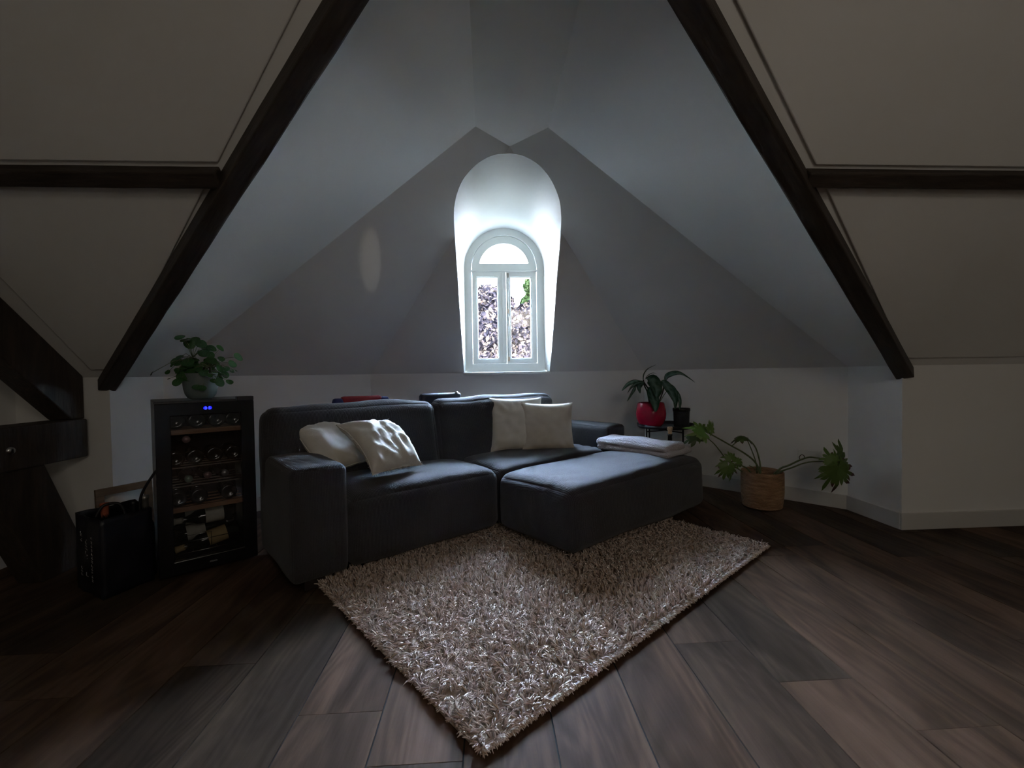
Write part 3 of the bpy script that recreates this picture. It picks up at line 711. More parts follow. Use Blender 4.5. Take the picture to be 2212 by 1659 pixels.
# ------------------------------------------------------------------ rug
F0 = Vector((-.031, 1.110, 0)); ang = rad(38.4); e1 = Vector((math.cos(ang), math.sin(ang), 0)); e2 = Vector((-math.sin(ang), math.cos(ang), 0))
RL, RW = 1.965, 1.285
rug = empty('shaggy_rug', tuple(F0), ang); tag(rug, 'beige shaggy rectangular rug lying diagonally in front of the sofa', 'rug')
box('backing', (0, 0, .001), (RL, RW, .008), m_rugback, rug, .003)
def yarns(n):
    rs = np.random.RandomState(3)
    x = rs.uniform(.008, RL - .008, n); y = rs.uniform(.008, RW - .008, n)
    # tufts gather in clumps: pull roots toward a jittered grid
    gx = np.round(x / .024) * .024; gy = np.round((y + .012 * (np.round(x / .024) % 2)) / .024) * .024
    hsh = np.sin(gx * 1237.1 + gy * 3141.7) * 43758.5; jx = (hsh - np.floor(hsh) - .5); hs2 = np.sin(gx * 917.3 - gy * 2211.9) * 23421.6; jy = (hs2 - np.floor(hs2) - .5)
    x = x * .38 + (gx + jx * .012) * .62; y = y * .38 + (gy + jy * .012) * .62
    x = np.clip(x, .004, RL - .004); y = np.clip(y, .004, RW - .004)
    base_a = 2.2 * np.sin(3.1 * x + 1.7 * y) + 1.9 * np.sin(5.3 * y - 2.2 * x + 1.) + jx * 5.5
    a = base_a * 1.3 + jx * 3 + rs.normal(0, .65, n)
    ne = 5200; x[:ne] = rs.uniform(.0, RL, ne); y[:ne] = rs.uniform(.001, .012, ne); a[:ne] = -PI / 2 + rs.normal(0, .7, ne)
    x[ne:ne + 900] = RL - rs.uniform(.001, .012, 900); y[ne:ne + 900] = rs.uniform(0, RW, 900); a[ne:ne + 900] = rs.normal(0, .7, 900)
    x[ne + 900:ne + 1500] = rs.uniform(.003, .014, 600); y[ne + 900:ne + 1500] = rs.uniform(0, RW, 600); a[ne + 900:ne + 1500] = PI + rs.normal(0, .9, 600)
    L = rs.uniform(.026, .044, n) * (1 + .25 * jy); lean = np.clip(.75 + .28 * np.sin(4 * x + 3 * y) + jy * .7 + rs.normal(0, .15, n), .15, 1.35)
    lean[:ne] = rs.uniform(1.0, 1.45, ne); L[:ne] *= .62; L[ne:ne + 1500] *= .55
    r = rs.uniform(.0024, .0036, n)
    S_ = 4; V = np.zeros((n, S_, 3, 3), np.float32)
    c = np.stack([x, y, np.full(n, .007)], 1)
    dirx, diry = np.cos(a), np.sin(a)
    for s in range(S_):
        t = s / (S_ - 1)
        th = lean * (.35 + 1.05 * t)
        if s: 
            st = (L / (S_ - 1))[:, None] * np.stack([dirx * np.sin(th), diry * np.sin(th), np.cos(th)], 1); c = c + st
        rr = r * (1.0 if s < S_ - 1 else .55)
        for k in range(3):
            g = 2 * PI * k / 3 + a * 2
            V[:, s, k, 0] = c[:, 0] + rr * np.cos(g) * np.abs(np.cos(th)) + rr * np.sin(g) * -diry * .8
            V[:, s, k, 1] = c[:, 1] + rr * np.sin(g) * (.6 + .4 * np.abs(np.cos(th)))
            V[:, s, k, 2] = c[:, 2] + rr * np.cos(g) * np.sin(th)
    idx = []
    for s in range(S_ - 1):
        for k in range(3):
            idx.append([s * 3 + k, s * 3 + (k + 1) % 3, (s + 1) * 3 + (k + 1) % 3, (s + 1) * 3 + k])
    idx = np.array(idx); base = (np.arange(n) * S_ * 3)[:, None, None]
    quads = (idx[None] + base).reshape(-1, 4)
    caps = (np.array([9, 10, 11])[None] + (np.arange(n) * 12)[:, None])
    me = bpy.data.meshes.new('pile'); nvt = n * 12; nq = len(quads); nc = n
    me.vertices.add(nvt); me.vertices.foreach_set('co', V.reshape(-1))
    me.loops.add(nq * 4 + nc * 3); me.loops.foreach_set('vertex_index', np.concatenate([quads.ravel(), caps.ravel()]).astype(np.int32))
    me.polygons.add(nq + nc)
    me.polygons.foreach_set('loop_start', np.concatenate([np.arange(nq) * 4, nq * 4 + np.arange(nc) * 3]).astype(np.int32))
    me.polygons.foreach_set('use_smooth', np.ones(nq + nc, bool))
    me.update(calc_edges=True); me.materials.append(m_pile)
    t = np.clip(rs.normal(.55, .22, n) + .15 * np.sin(hsh), 0, 1)[:, None]
    col = np.array([.50, .36, .29]) * (1 - t) + np.array([.84, .73, .67]) * t
    warm = (rs.uniform(0, 1, n) < .10)[:, None]; col = np.where(warm, np.array([.50, .36, .26]), col)
    full = np.ones((n, 12, 4), np.float32); full[:, :, :3] = col[:, None, :]
    root_shade = np.repeat(np.array([.62, .85, 1, 1.04]), 3); full[:, :, :3] *= root_shade[None, :, None]  # shade between the yarns put into the tint, darker at the roots
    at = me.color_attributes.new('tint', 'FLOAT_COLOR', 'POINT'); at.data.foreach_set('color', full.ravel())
    o = bpy.data.objects.new('pile', me); COL.objects.link(o); o.parent = rug; o['kind'] = 'stuff'; return o
yarns(56000)

# ------------------------------------------------------------------ bottles
def bottle_parts(root, rad_=.037, h=.30, cap=m_capsule, paper=None, capn='capsule'):
    pr = [(0, .012), (rad_ * .55, .010), (rad_ * .9, 0), (rad_, .008), (rad_, h * .58), (rad_ * .93, h * .65), (rad_ * .55, h * .74), (.0155, h * .80), (.0145, h * .97), (.016, h * .975), (.016, h), (0, h)]
    lathe('glass', pr, m_brown_glass, root, 24)
    lathe(capn, [(.0152, h * .80), (.0152, h * .96), (.0172, h * .965), (.0172, h + .002), (0, h + .003)], cap, root, 18)
    if paper: lathe('label', [(rad_ + .0008, h * .2), (rad_ + .0008, h * .5)], paper, root, 24)
def bottle(loc, direction, roll, label, cat='bottle', group=None, **k):
    root = empty('wine_bottle'); z = Vector(direction).normalized()
    root.matrix_world = Matrix.Translation(loc) @ z.to_track_quat('Z', 'Y').to_matrix().to_4x4() @ Matrix.Rotation(roll, 4, 'Z')
    bottle_parts(root, **k); tag(root, label, cat, group); return root

# ------------------------------------------------------------------ wine cooler
AC = rad(37.5); ca = Vector((math.cos(AC), math.sin(AC), 0)); cb = Vector((-math.sin(AC), math.cos(AC), 0))
C0 = Vector((-1.564, 2.171, 0)); CW, CD, CH = .412, .46, .86
cool = empty('wine_cooler', tuple(C0), AC); tag(cool, 'tall black wine cooler with glass door and blue display beside the sofa', 'wine cooler')
def cw(x, y, z): return C0 + ca * x + cb * y + Vector((0, 0, z))
d0 = .048
box('side_panel', (0, d0, .03), (.03, CD, CH - .015), m_cabinet, cool, .003)
box('side_panel', (CW - .03, d0, .03), (CW, CD, CH - .015), m_cabinet, cool, .003)
box('top_panel', (0, d0, CH - .04), (CW, CD, CH), m_cabinet, cool, .003)
box('base_panel', (.02, d0 + .01, .03), (CW - .02, CD - .01, .07), m_inner, cool)
box('back_panel', (.03, CD - .04, .05), (CW - .03, CD - .01, CH - .03), m_inner, cool)
box('plinth', (.03, .09, .0), (CW - .03, CD - .04, .035), m_blackm, cool)
def ringbox(name, x0, x1, z0, z1, gx0, gx1, gz0, gz1, y0, y1, mat, parent, bev=.003):
    o_ = [(x0, z0), (x0, z1), (x1, z1), (x1, z0)]; i_ = [(gx0, gz0), (gx0, gz1), (gx1, gz1), (gx1, gz0)]
    v = [(x, y, z) for y in (y0, y1) for x, z in o_ + i_]; f = []
    for i in range(4):
        j = (i + 1) % 4
        f += [(i, j, 4 + j, 4 + i), (8 + i, 12 + i, 12 + j, 8 + j), (i, 8 + i, 8 + j, j), (4 + i, 4 + j, 12 + j, 12 + i)]
    o = fix_normals(mk(name, v, f, mat, parent)); bevel(o, bev, 2); return o
GX0, GX1, GZ0, GZ1 = .060, .352, .085, .79
door = ringbox('door', 0, CW, .022, CH - .008, GX0, GX1, GZ0, GZ1, 0, .040, m_black, cool)
box('glass', (GX0 - .004, .008, GZ0 - .004), (GX1 + .004, .014, GZ1 + .004), m_coolglass, door)
box('door_gasket', (.006, .040, .03), (.012, .0475, CH - .02), m_inner, door)
box('hinge', (CW - .075, .0, CH - .008), (CW + .0, .055, CH + .014), m_blackm, door, .003)
def text_mesh(name, body, size, mat, parent, loc, rot, space=1):
    c = bpy.data.curves.new(name, 'FONT'); c.body = body; c.size = size; c.extrude = .0006; c.align_x = 'CENTER'; c.space_character = space
    t = bpy.data.objects.new(name + '_tmp', c); COL.objects.link(t); bpy.context.view_layer.update()
    me = bpy.data.meshes.new_from_object(t.evaluated_get(bpy.context.evaluated_depsgraph_get())); bpy.data.objects.remove(t)
    me.materials.clear(); me.materials.append(mat); me.name = name
    o = bpy.data.objects.new(name, me); COL.objects.link(o); o.parent = parent; o.location = loc; o.rotation_euler = rot; return o
text_mesh('display_digits', '05', .02, m_led, door, (.209, -.0018, CH - .044), (PI / 2, 0, 0), 1.5)
text_mesh('door_badge', 'moco', .014, m_print, door, (.215, -.0008, .048), (PI / 2, 0, 0))
#; dp.body = '05'; dp.size = .02; dp.extrude = .0006; dp.align_x = 'CENTER'; dp.space_character = 1.5; dp.materials.append(m_led)
for dx in (-.0095, .0095):
    lathe('display_lamp', [(0, .0012), (.0075, .0012), (.0085, 0)], emit('blue_led_glow', (.01, .012, .9), .8), door, 18, loc=(.209 + dx, .0002, CH - .037), rot=(PI / 2, 0, 0))
# shelves
for i, zc in enumerate((.70, .525, .43, .315)):
    sh = MB()
    for k in range(5): sh.box((.034, .07 + k * .075, zc), (CW - .034, .085 + k * .075, zc + .006))
    s_ = sh.build('shelf', m_wire, cool) if i in (1, 2) else sh.build('shelf', m_shelf, cool)
    if i in (0, 3): box('shelf_front', (.034, .052, zc - .006), (CW - .034, .066, zc + .018), m_shelf, s_, .002)
rk = MB()
for z in (.10, .155): rk.tube([(.036, .06, z), (CW - .036, .06, z)], .0016, 6)
rk.tube([(.115, .06, .10), (.115, .06, .185), (.215, .06, .185), (.215, .06, .10)], .0016, 6)
for x in (.04, .14, .24, .34): rk.tube([(x, .06, .10), (x, .30, .10)], .0016, 6)
rk.build('wire_basket', m_wire, cool, smooth=True)
grp = 'bottles inside the wine cooler'
lb_caps = [m_cappink, m_capgreen, m_capsule]
# (x, z, facing, capsule, label)
lays = [(.085, .757, 'b', 'upper left bottle base on the top cooler shelf'), (.17, .757, 'b', 'second bottle base from the left on the top cooler shelf'),
        (.255, .757, 'b', 'third bottle base from the left on the top cooler shelf'), (.33, .757, 'b', 'rightmost bottle base on the top cooler shelf'),
        (.125, .665, 'n', 'neck with pinkish foil hanging under the top wooden shelf'),
        (.08, .57, 'b', 'leftmost dark bottle base on the second cooler shelf'), (.16, .572, 'b', 'dark bottle base second from the left on the second cooler shelf'),
        (.243, .575, 'b', 'dark bottle base third from the left on the second cooler shelf'), (.325, .575, 'b', 'rightmost dark bottle base on the second cooler shelf'),
        (.13, .465, 'g', 'neck with pale green foil cap in the middle of the cooler'), (.21, .472, 'n', 'neck with pinkish cap in the middle of the cooler'),
        (.285, .472, 'c', 'neck with dull capsule at the right middle of the cooler'),
        (.085, .370, 'b', 'left bottle base just above the lower wooden shelf'), (.172, .370, 'b', 'dark bottle base in the middle above the lower wooden shelf'),
        (.30, .370, 'b', 'right bottle base just above the lower wooden shelf')]
for x, z, fc, lab in lays:
    if fc == 'b': bottle(cw(x, .075, z), cb, 0, lab, group=grp, cap=m_capsule, rad_=.0375, h=.29)
    else: bottle(cw(x, .38, z), -cb, 0, lab, group=grp, cap={'n': m_cappink, 'g': m_capgreen, 'c': m_capsule}[fc], rad_=.036, h=.30)
bottle(cw(.335, .155, .250), -ca + Vector((0, 0, -.03)), .5, 'bottle lying with its silver neck left at the top of the wire basket', group=grp, cap=m_label, rad_=.038, h=.27, paper=m_label)
bottle(cw(.065, .23, .235), ca + Vector((0, 0, .03)), .5, 'bottle lying with its neck to the right behind the top of the wire basket', group=grp, cap=m_inner, rad_=.038, h=.27, paper=m_label)
bottle(cw(.343, .110, .165), -ca + Vector((0, 0, -.20)), .2, 'bottle with yellow label lying low in the wire basket', group=grp, cap=m_label_y, rad_=.039, h=.28, paper=m_label_y)
bottle(cw(.070, .21, .150), ca + Vector((0, 0, .12)), .2, 'bottle with white label at the lower left of the wire basket', group=grp, cap=m_inner, rad_=.039, h=.27, paper=m_label)

# ------------------------------------------------------------------ round-leaved plant on the cooler
PP = Vector((-1.538, 2.474, CH + .001))
pot = empty('potted_plant', tuple(PP)); tag(pot, 'round-leaved money plant in a grey-green pot on the wine cooler', 'plant')
lathe('pot', [(0, 0), (.045, 0), (.058, .006), (.070, .026), (.077, .055), (.081, .095), (.083, .135), (.082, .138), (.079, .135), (.076, .10), (.06, .10), (0, .10)], m_greypot, pot)
lathe('soil', [(.077, .112), (.03, .118), (0, .120)], m_soil, pot, 20)
rp = random.Random(21)
leaf_meshes = []
for q in range(4):
    bmv = [(0, 0, -.06)]; nn = 14; fc = []
    for ring_r in (.55, 1.0):
        for k in range(nn):
            a = 2 * PI * k / nn; rr = ring_r * (1 + .05 * math.sin(2 * a + q)); bmv.append((rr * math.cos(a), rr * .88 * math.sin(a), .16 * ring_r ** 2 * (math.cos(2 * a + q) * .5 - .6) + .06))
    for k in range(nn):
        fc.append((0, 1 + k, 1 + (k + 1) % nn)); fc.append((1 + k, 1 + nn + k, 1 + nn + (k + 1) % nn, 1 + (k + 1) % nn))
    me = bpy.data.meshes.new('leaf'); me.from_pydata(bmv, [], fc); me.materials.append(m_pilea); me.polygons.foreach_set('use_smooth', [True] * len(fc)); leaf_meshes.append(me)
stems = MB()
# camera-independent layout: (x, z) of leaf centres read from the plant, spread in depth
key = [(-.085, .315, .026), (-.062, .30, .024), (-.045, .285, .031), (-.018, .305, .026), (.008, .282, .03), (.030, .265, .024), (.055, .262, .026), (.095, .262, .022),
       (.02, .235, .030), (.048, .225, .024), (-.105, .19, .032), (-.09, .215, .02), (-.055, .185, .034), (-.03, .20, .026), (.025, .175, .026), (.052, .195, .028), (.075, .18, .022),
       (.098, .205, .022), (.180, .215, .026), (.152, .178, .028), (.165, .14, .012), (.150, .135, .014), (.105, .115, .030), (.118, .12, .026), (.085, .068, .026), (.13, .07, .022),
       (-.10, .075, .026), (-.02, .045, .022), (.005, .040, .020), (-.125, .17, .012), (-.14, .10, .009), (-.065, .14, .030), (-.035, .13, .032), (0, .14, .030), (.03, .13, .03), (.06, .14, .028),
       (-.08, .11, .028), (-.04, .10, .03), (.0, .10, .032), (.04, .095, .03), (.08, .105, .026), (-.015, .165, .026), (.09, .15, .024), (-.07, .16, .022), (-.09, .135, .018), (.02, .08, .026), (.06, .075, .02)]
trunks = [Vector((-.035, -.01, .115)), Vector((.045, 0, .115)), Vector((0, .03, .115))]
tops = [Vector((-.03, -.01, .22)), Vector((.05, 0, .17)), Vector((.0, .03, .16))]
for a, b in zip(trunks, tops): tube('stem', [a, (a + b) / 2 + Vector((.004, 0, 0)), b], [.006, .005, .004], m_stemdark, pot, 7)
hdir = Vector((.84, .54, 0)); ddir = Vector((-.54, .84, 0))
for i in range(112):
    if i < len(key): hx, z, r = key[i]; dep = rp.uniform(-.06, .05)
    else: hx, z, r = rp.gauss(0, .065), .09 + abs(rp.gauss(0, .06)), rp.uniform(.009, .024); dep = rp.gauss(0, .055)
    if r < .013 or i > 80: r *= .8
    p = hdir * hx * .97 + ddir * dep + Vector((0, 0, z + .01))
    if i < len(key) and z < .08 : p = hdir * hx * .97 + ddir * -.095 + Vector((0, 0, z + .02))
    outw = Vector((hx, 0, 0)); n = (hdir * hx * 4 + ddir * rp.uniform(-1.3, -.2) + Vector((0, 0, rp.uniform(.25, 1.1)))).normalized()
    o = bpy.data.objects.new('leaf', leaf_meshes[i % 4]); COL.objects.link(o); o.parent = pot; o.location = p; o.scale = (r, r, r)
    o.rotation_euler = (n.to_track_quat('Z', 'Y') @ Euler((0, 0, rp.uniform(0, 6))).to_quaternion()).to_euler()
    b = min(tops, key=lambda t: (t - p).length) if z > .12 else min(trunks, key=lambda t: (t - p).length)
    mid = (p + b) / 2 + Vector((0, 0, .02))
    stems.tube([b, mid, p], [.0016, .0013, .001], 4)
so2 = stems.build('petioles', m_stem, pot, smooth=True); so2['kind'] = 'stuff'

# ------------------------------------------------------------------ side table
tb0 = Vector((1.465, 3.60, 0)); TZ = .515
tab = empty('side_table', tuple(tb0)); tag(tab, 'small round black metal tray table between the sofa and the white wall', 'table')
lathe('tray', [(0, TZ), (.212, TZ), (.218, TZ + .004), (.223, TZ + .026), (.226, TZ + .026), (.222, TZ), (.214, TZ - .004), (0, TZ - .004)], m_blackm, tab, 56)
for k in range(4):
    a = rad(20 + 90 * k); b_ = a
    tube('leg', [(.195 * math.cos(a), .195 * math.sin(a), TZ - .004), (.195 * math.cos(a), .195 * math.sin(a), 0)], .006, m_blackm, tab)
for k in range(2):
    a = rad(20 + 90 * k); tube('brace', [(.195 * math.cos(a), .195 * math.sin(a), TZ - .03), (-.195 * math.cos(a), -.195 * math.sin(a), TZ - .03)], .005, m_blackm, tab)
tube('tray_handle', spline([(-.19, -.09, TZ + .022), (-.235, -.10, TZ + .03), (-.245, -.06, TZ + .03), (-.215, -.04, TZ + .024)], 6), .004, m_blackm, tab, 6)
# red pot
RP = Vector((1.335, 3.575, TZ + .0005))
red = empty('potted_plant', tuple(RP)); tag(red, 'drooping variegated leafy plant in a glossy red round pot on the tray table', 'plant')
lathe('pot', [(0, 0), (.062, 0), (.078, .006), (.102, .035), (.118, .08), (.121, .115), (.116, .155), (.106, .198), (.104, .203), (.100, .200), (.108, .16), (.105, .15), (0, .15)], m_redpot, red, 48)
lathe('soil', [(.103, .175), (.04, .182), (0, .184)], m_soil, red, 20)
def rel3(p, o): return (p[0] - o.x, p[1] - o.y, p[2] - o.z)
def leaf_strip(name, parent, org, pts, width, side, mode='agl', segs=8, cup=.25):
    P = spline([rel3(p, org) for p in pts], 6); n = len(P); v = []; f = []; cols = []
    S0 = Vector(side)
    for i, p in enumerate(P):
        t = i / (n - 1); w = width * (math.sin(PI * min(1, t * .98 + .02) ** .80) ** .75) * .5
        tg = (P[min(i + 1, n - 1)] - P[max(i - 1, 0)]).normalized(); sd = (S0 - tg * S0.dot(tg)).normalized(); nr = tg.cross(sd)
        for j in range(7):
            u = (j / 3 - 1)
            v.append(p + sd * w * u + nr * (w * cup * abs(u)))
            g = noise.noise(Vector((t * 9 + abs(u) * 5, u * 2, org.x * 7 + pts[0][0] * 31)))
            k = max(0, min(1, .5 + 1.4 * g)) * (1 - abs(u) ** 2)
            if j == 3: k = 1
            c = Vector((.016, .055, .028)) * (1 - k) + Vector((.11, .19, .15)) * k
            cols.append((c.x, c.y, c.z, 1))
    for i in range(n - 1):
        for j in range(6): f.append((i * 7 + j, i * 7 + j + 1, (i + 1) * 7 + j + 1, (i + 1) * 7 + j))
    o = mk(name, v, f, m_tintleaf, parent, smooth=True); add_tint(o, cols); return o
D = 3.55
def ag(pts, w, side=(0, 1, .3), dy=0):
    leaf_strip('leaf', red, RP, [(x, 3.53 + dy + d, z) for (x, z), d in zip(pts, (0, -.02, -.05, -.08))], w, side)
ag([(1.252, .894), (1.187, .902), (1.115, .876), (1.054, .822)], .055, (0, .9, .5))
ag([(1.252, .889), (1.191, .885), (1.130, .851), (1.089, .802)], .045, (.3, .9, .4), -.03)
ag([(1.242, .879), (1.176, .860), (1.130, .811), (1.081, .742)], .045, (.6, .5, .2), -.05)
ag([(1.252, .889), (1.217, .875), (1.194, .845), (1.196, .800)], .05, (1, .3, 0), -.02)
ag([(1.268, .900), (1.268, .949), (1.289, .993), (1.345, 1.027)], .045, (.5, .8, 0), .02)
ag([(1.268, .905), (1.288, .938), (1.314, .958), (1.339, .955)], .035, (.3, .9, 0), .0)
ag([(1.263, .915), (1.300, .905), (1.328, .84), (1.318, .765)], .115, (1, .1, .1), -.04)
ag([(1.292, .850), (1.297, .79), (1.308, .720), (1.301, .655)], .090, (1, .1, 0), -.06)
ag([(1.449, .890), (1.467, .935), (1.549, .950), (1.661, .877)], .070, (0, .9, .55), .02)
ag([(1.408, .900), (1.438, .850), (1.468, .785), (1.486, .705)], .085, (1, .25, .1), -.01)
ag([(1.460, .870), (1.498, .825), (1.508, .754), (1.496, .665)], .075, (1, .4, 0), .03)
ag([(1.530, .830), (1.553, .774), (1.552, .714), (1.537, .660)], .045, (1, .5, 0), .04)
for pts, r in (([(1.363, 3.56, .70), (1.389, 3.55, .762), (1.41, 3.54, .806), (1.408, 3.53, .895)], .005), ([(1.395, 3.57, .70), (1.42, 3.56, .776), (1.43, 3.55, .816), (1.449, 3.55, .891)], .005),
               ([(1.343, 3.56, .70), (1.35, 3.55, .777), (1.303, 3.54, .833), (1.258, 3.53, .894)], .006), ([(1.32, 3.56, .70), (1.30, 3.55, .80), (1.27, 3.54, .86), (1.266, 3.55, .905)], .006),
               ([(1.40, 3.58, .70), (1.45, 3.58, .78), (1.50, 3.58, .84), (1.53, 3.57, .832)], .003), ([(1.42, 3.56, .80), (1.44, 3.56, .85), (1.460, 3.56, .872)], .003), ([(1.345, 3.55, .86), (1.37, 3.55, .89), (1.41, 3.55, .885)], .004)):
    tube('stem', spline([rel3(p, RP) for p in pts], 5), r, m_stemdark if r > .0045 else m_stem, red, 7)
# dark pot
dk = empty('small_pot', (1.592, 3.575, TZ + .0005)); tag(dk, 'small straight charcoal pot next to the red pot on the tray table', 'pot')
lathe('body', [(0, 0), (.056, 0), (.060, .004), (.064, .125), (.0655, .127), (.0665, .150), (.064, .152), (.061, .150), (.058, .03), (0, .03)], m_darkpot, dk, 36)
lathe('rim_band', [(.0662, .128), (.0685, .130), (.0690, .148), (.0665, .152)], m_blackm, dk, 36)
# cork bottle behind the ottoman
cbt = empty('cork_bottle', (1.354, 3.24, 0)); tag(cbt, 'dark bottle with a fat cork standing on the floor behind the ottoman', 'bottle')
lathe('glass', [(0, .01), (.040, 0), (.044, .01), (.044, .30), (.034, .37), (.017, .42), (.0155, .49), (.018, .495), (.018, .505), (0, .505)], m_brown_glass, cbt, 24)
lathe('cork', [(.0135, .50), (.0145, .518), (.0145, .528), (.0195, .534), (.020, .552), (.016, .558), (0, .559)], m_cork, cbt, 20)

# ------------------------------------------------------------------ basket plant
BP = Vector((1.925, 3.02, 0)); 
phil = empty('potted_plant', tuple(BP)); tag(phil, 'sprawling plant with deeply cut leaves in a woven seagrass basket on the floor', 'plant')
prof = [(0, .004), (.100, .004), (.112, .010)]
for i in range(121):
    t = i / 120; z = .014 + t * .245; R = .122 + .013 * math.sin(min(1, t * 1.8) * PI / 2) - .002 * t
    prof.append((R + .0028 * abs(math.sin(i * PI / 4)), z))
prof += [(.131, .264), (.126, .262), (.122, .24), (.118, .05), (0, .05)]
lathe('basket', prof, m_basket, phil, 60)
lathe('soil', [(.122, .20), (.05, .208), (0, .21)], m_soil, phil, 24)
def stem(pts, r):
    P = spline([rel3(p, BP) for p in pts], 6); n = len(P)
    tube('stem', P, [r * (1 - .4 * i / n) for i in range(n)], m_stem, phil, 8)
stem([(1.911, 3.02, .20), (1.884, 3.0, .288), (1.845, 3.0, .345), (1.773, 3.0, .399), (1.691, 3.0, .446), (1.60, 3.0, .499), (1.534, 3.0, .535)], .007)
stem([(1.918, 3.03, .20), (1.924, 3.04, .288), (1.927, 3.06, .346), (1.915, 3.08, .415), (1.887, 3.1, .461), (1.838, 3.1, .479), (1.798, 3.1, .463), (1.748, 3.1, .426)], .006)
stem([(1.906, 3.05, .20), (1.901, 3.05, .301), (1.89, 3.08, .387), (1.862, 3.1, .475)], .005)
stem([(1.87, 3.01, .20), (1.80, 2.98, .28), (1.734, 2.95, .316), (1.670, 2.93, .330)], .006)
stem([(1.88, 3.05, .20), (1.78, 3.04, .262), (1.70, 3.07, .33), (1.65, 3.08, .40), (1.60, 3.07, .455), (1.525, 3.02, .505)], .005)
stem([(1.96, 3.0, .20), (2.005, 2.95, .285), (2.038, 2.9, .322), (2.08, 2.85, .366), (2.105, 2.8, .393), (2.13, 2.76, .395), (2.17, 2.74, .392)], .007)
stem([(1.975, 3.02, .20), (2.025, 2.97, .262), (2.060, 2.9, .305), (2.103, 2.86, .339), (2.15, 2.82, .359), (2.215, 2.76, .370)], .006)
tube('tendril', spline([rel3(p, BP) for p in [(2.10, 2.84, .375), (2.100, 2.84, .394), (2.082, 2.84, .403), (2.067, 2.84, .389), (2.07, 2.84, .374)]], 5), .0025, m_stemdark, phil, 6)
tube('tendril', spline([rel3(p, BP) for p in [(1.90, 3.03, .25), (1.86, 3.02, .285), (1.83, 3.02, .30)]], 5), .003, m_stem, phil, 6)
def cut_leaf(c, normal, tipdir, L, W, seed, lobes=9, red_=.3, droop=.5, bright=1):
    """deeply lobed leaf: each lobe is a wavy finger fanned from the midrib"""
    rg = random.Random(seed); v = []; f = []; cols = []
    def addp(x, y, k):
        r = math.hypot(x, y); z = -droop * r * r / L + .10 * L * noise.noise(Vector((x * 14 + seed, y * 14, 0)))
        v.append((x, y, z))
        g = Vector((.052, .110, .018)) * bright; g2 = Vector((.105, .165, .030)) * bright; m = .5 + .5 * noise.noise(Vector((x * 25, y * 25, seed)))
        cc = g * (1 - m) + g2 * m
        cc = cc * (1 - k) + Vector((.065, .012, .014)) * k
        cols.append((cc.x, cc.y, cc.z, 1)); return len(v) - 1
    n = lobes * 2 + 1; L *= 1.12; W *= 1.25; asp = W / L * 1.25
    segs_ = [-PI * .90 + 2 * PI * .90 * i / n for i in range(n + 1)]
    ctr = addp(0, 0, 0); inner = []
    for i, a in enumerate(segs_):
        el = .5 + .5 * math.cos(a); rin = (.24 + .22 * el) * L
        inner.append(addp(rin * math.sin(a) * asp, rin * math.cos(a), 0))
    for i in range(n): f.append((ctr, inner[i], inner[i + 1]))
    for i in range(n):
        a = (segs_[i] + segs_[i + 1]) / 2; el = .5 + .5 * math.cos(a)
        ln = (.42 + .56 * el) * L * (rg.uniform(.85, 1.08) if i % 2 == 0 else rg.uniform(.62, .85))
        k = 1 if rg.random() < red_ else 0
        bend = rg.uniform(-.22, .22); A, B = inner[i], inner[i + 1]; r0_ = (.24 + .22 * el) * L
        bw = (Vector(v[B]) - Vector(v[A])).length; pA, pB = A, B
        for s in (1, 2, 3):
            t = s / 3; aa = a + bend * t * t; rr = r0_ + (ln - r0_) * t; wd = [0, 1.15, 1.05 if rg.random() < .5 else .65, 0][s] * bw
            cx0, cy0 = rr * math.sin(aa) * asp, rr * math.cos(aa); tx, ty = math.cos(aa), -math.sin(aa)
            if s < 3:
                a2 = addp(cx0 - tx * wd / 2, cy0 - ty * wd / 2, k * (s >= 2)); b2 = addp(cx0 + tx * wd / 2, cy0 + ty * wd / 2, k * (s >= 2))
                f.append((pA, a2, b2, pB)); pA, pB = a2, b2
            else: f.append((pA, addp(cx0, cy0, k), pB))
    Z = Vector(normal).normalized(); Y = Vector(tipdir); Y = (Y - Z * Y.dot(Z)).normalized(); X = Y.cross(Z)
    o = mk('leaf', v, f, m_tintleaf2, phil, smooth=False); add_tint(o, cols)
    c = rel3(c, BP); o.matrix_local = Matrix(((X.x, Y.x, Z.x, c[0]), (X.y, Y.y, Z.y, c[1]), (X.z, Y.z, Z.z, c[2]), (0, 0, 0, 1)))
    return o
def tl2(nt, b):
    at = N(nt, 'Attribute', attribute_name='tint'); nt.links.new(at.outputs['Color'], b.inputs['Base Color']); b.inputs['Roughness'].default_value = .5
m_tintleaf2 = M('lobed_leaf', build=tl2)
cut_leaf((1.50, 3.0, .545), (.1, -.8, .55), (-.5, 0, .35), .125, .085, 1, 8, .0, .4, 1.5)
cut_leaf((1.45, 2.99, .525), (.0, -.6, .8), (-1, 0, -.35), .120, .05, 2, 6, .0, .8, .5)
cut_leaf((1.535, 2.99, .560), (.3, -.9, .2), (.5, 0, .85), .085, .04, 3, 5, .0, .3, 1.6)
cut_leaf((1.628, 2.93, .322), (-.1, -1, .25), (-.35, 0, -1), .105, .075, 4, 8, .35, .6, 1.1)
cut_leaf((1.655, 2.94, .365), (.0, -1, .3), (-.2, 0, 1), .060, .05, 5, 6, .0, .3, 1.2)
cut_leaf((1.70, 2.95, .338), (.1, -1, .3), (1, 0, .1), .060, .04, 6, 5, .0, .3, 1.2)
cut_leaf((1.830, 3.09, .485), (-.2, -.5, .8), (-1, 0, .5), .085, .04, 7, 4, .9, .8, .8)
cut_leaf((1.862, 3.09, .478), (.2, -.5, .8), (1, 0, .1), .065, .03, 8, 4, .7, .8, .8)
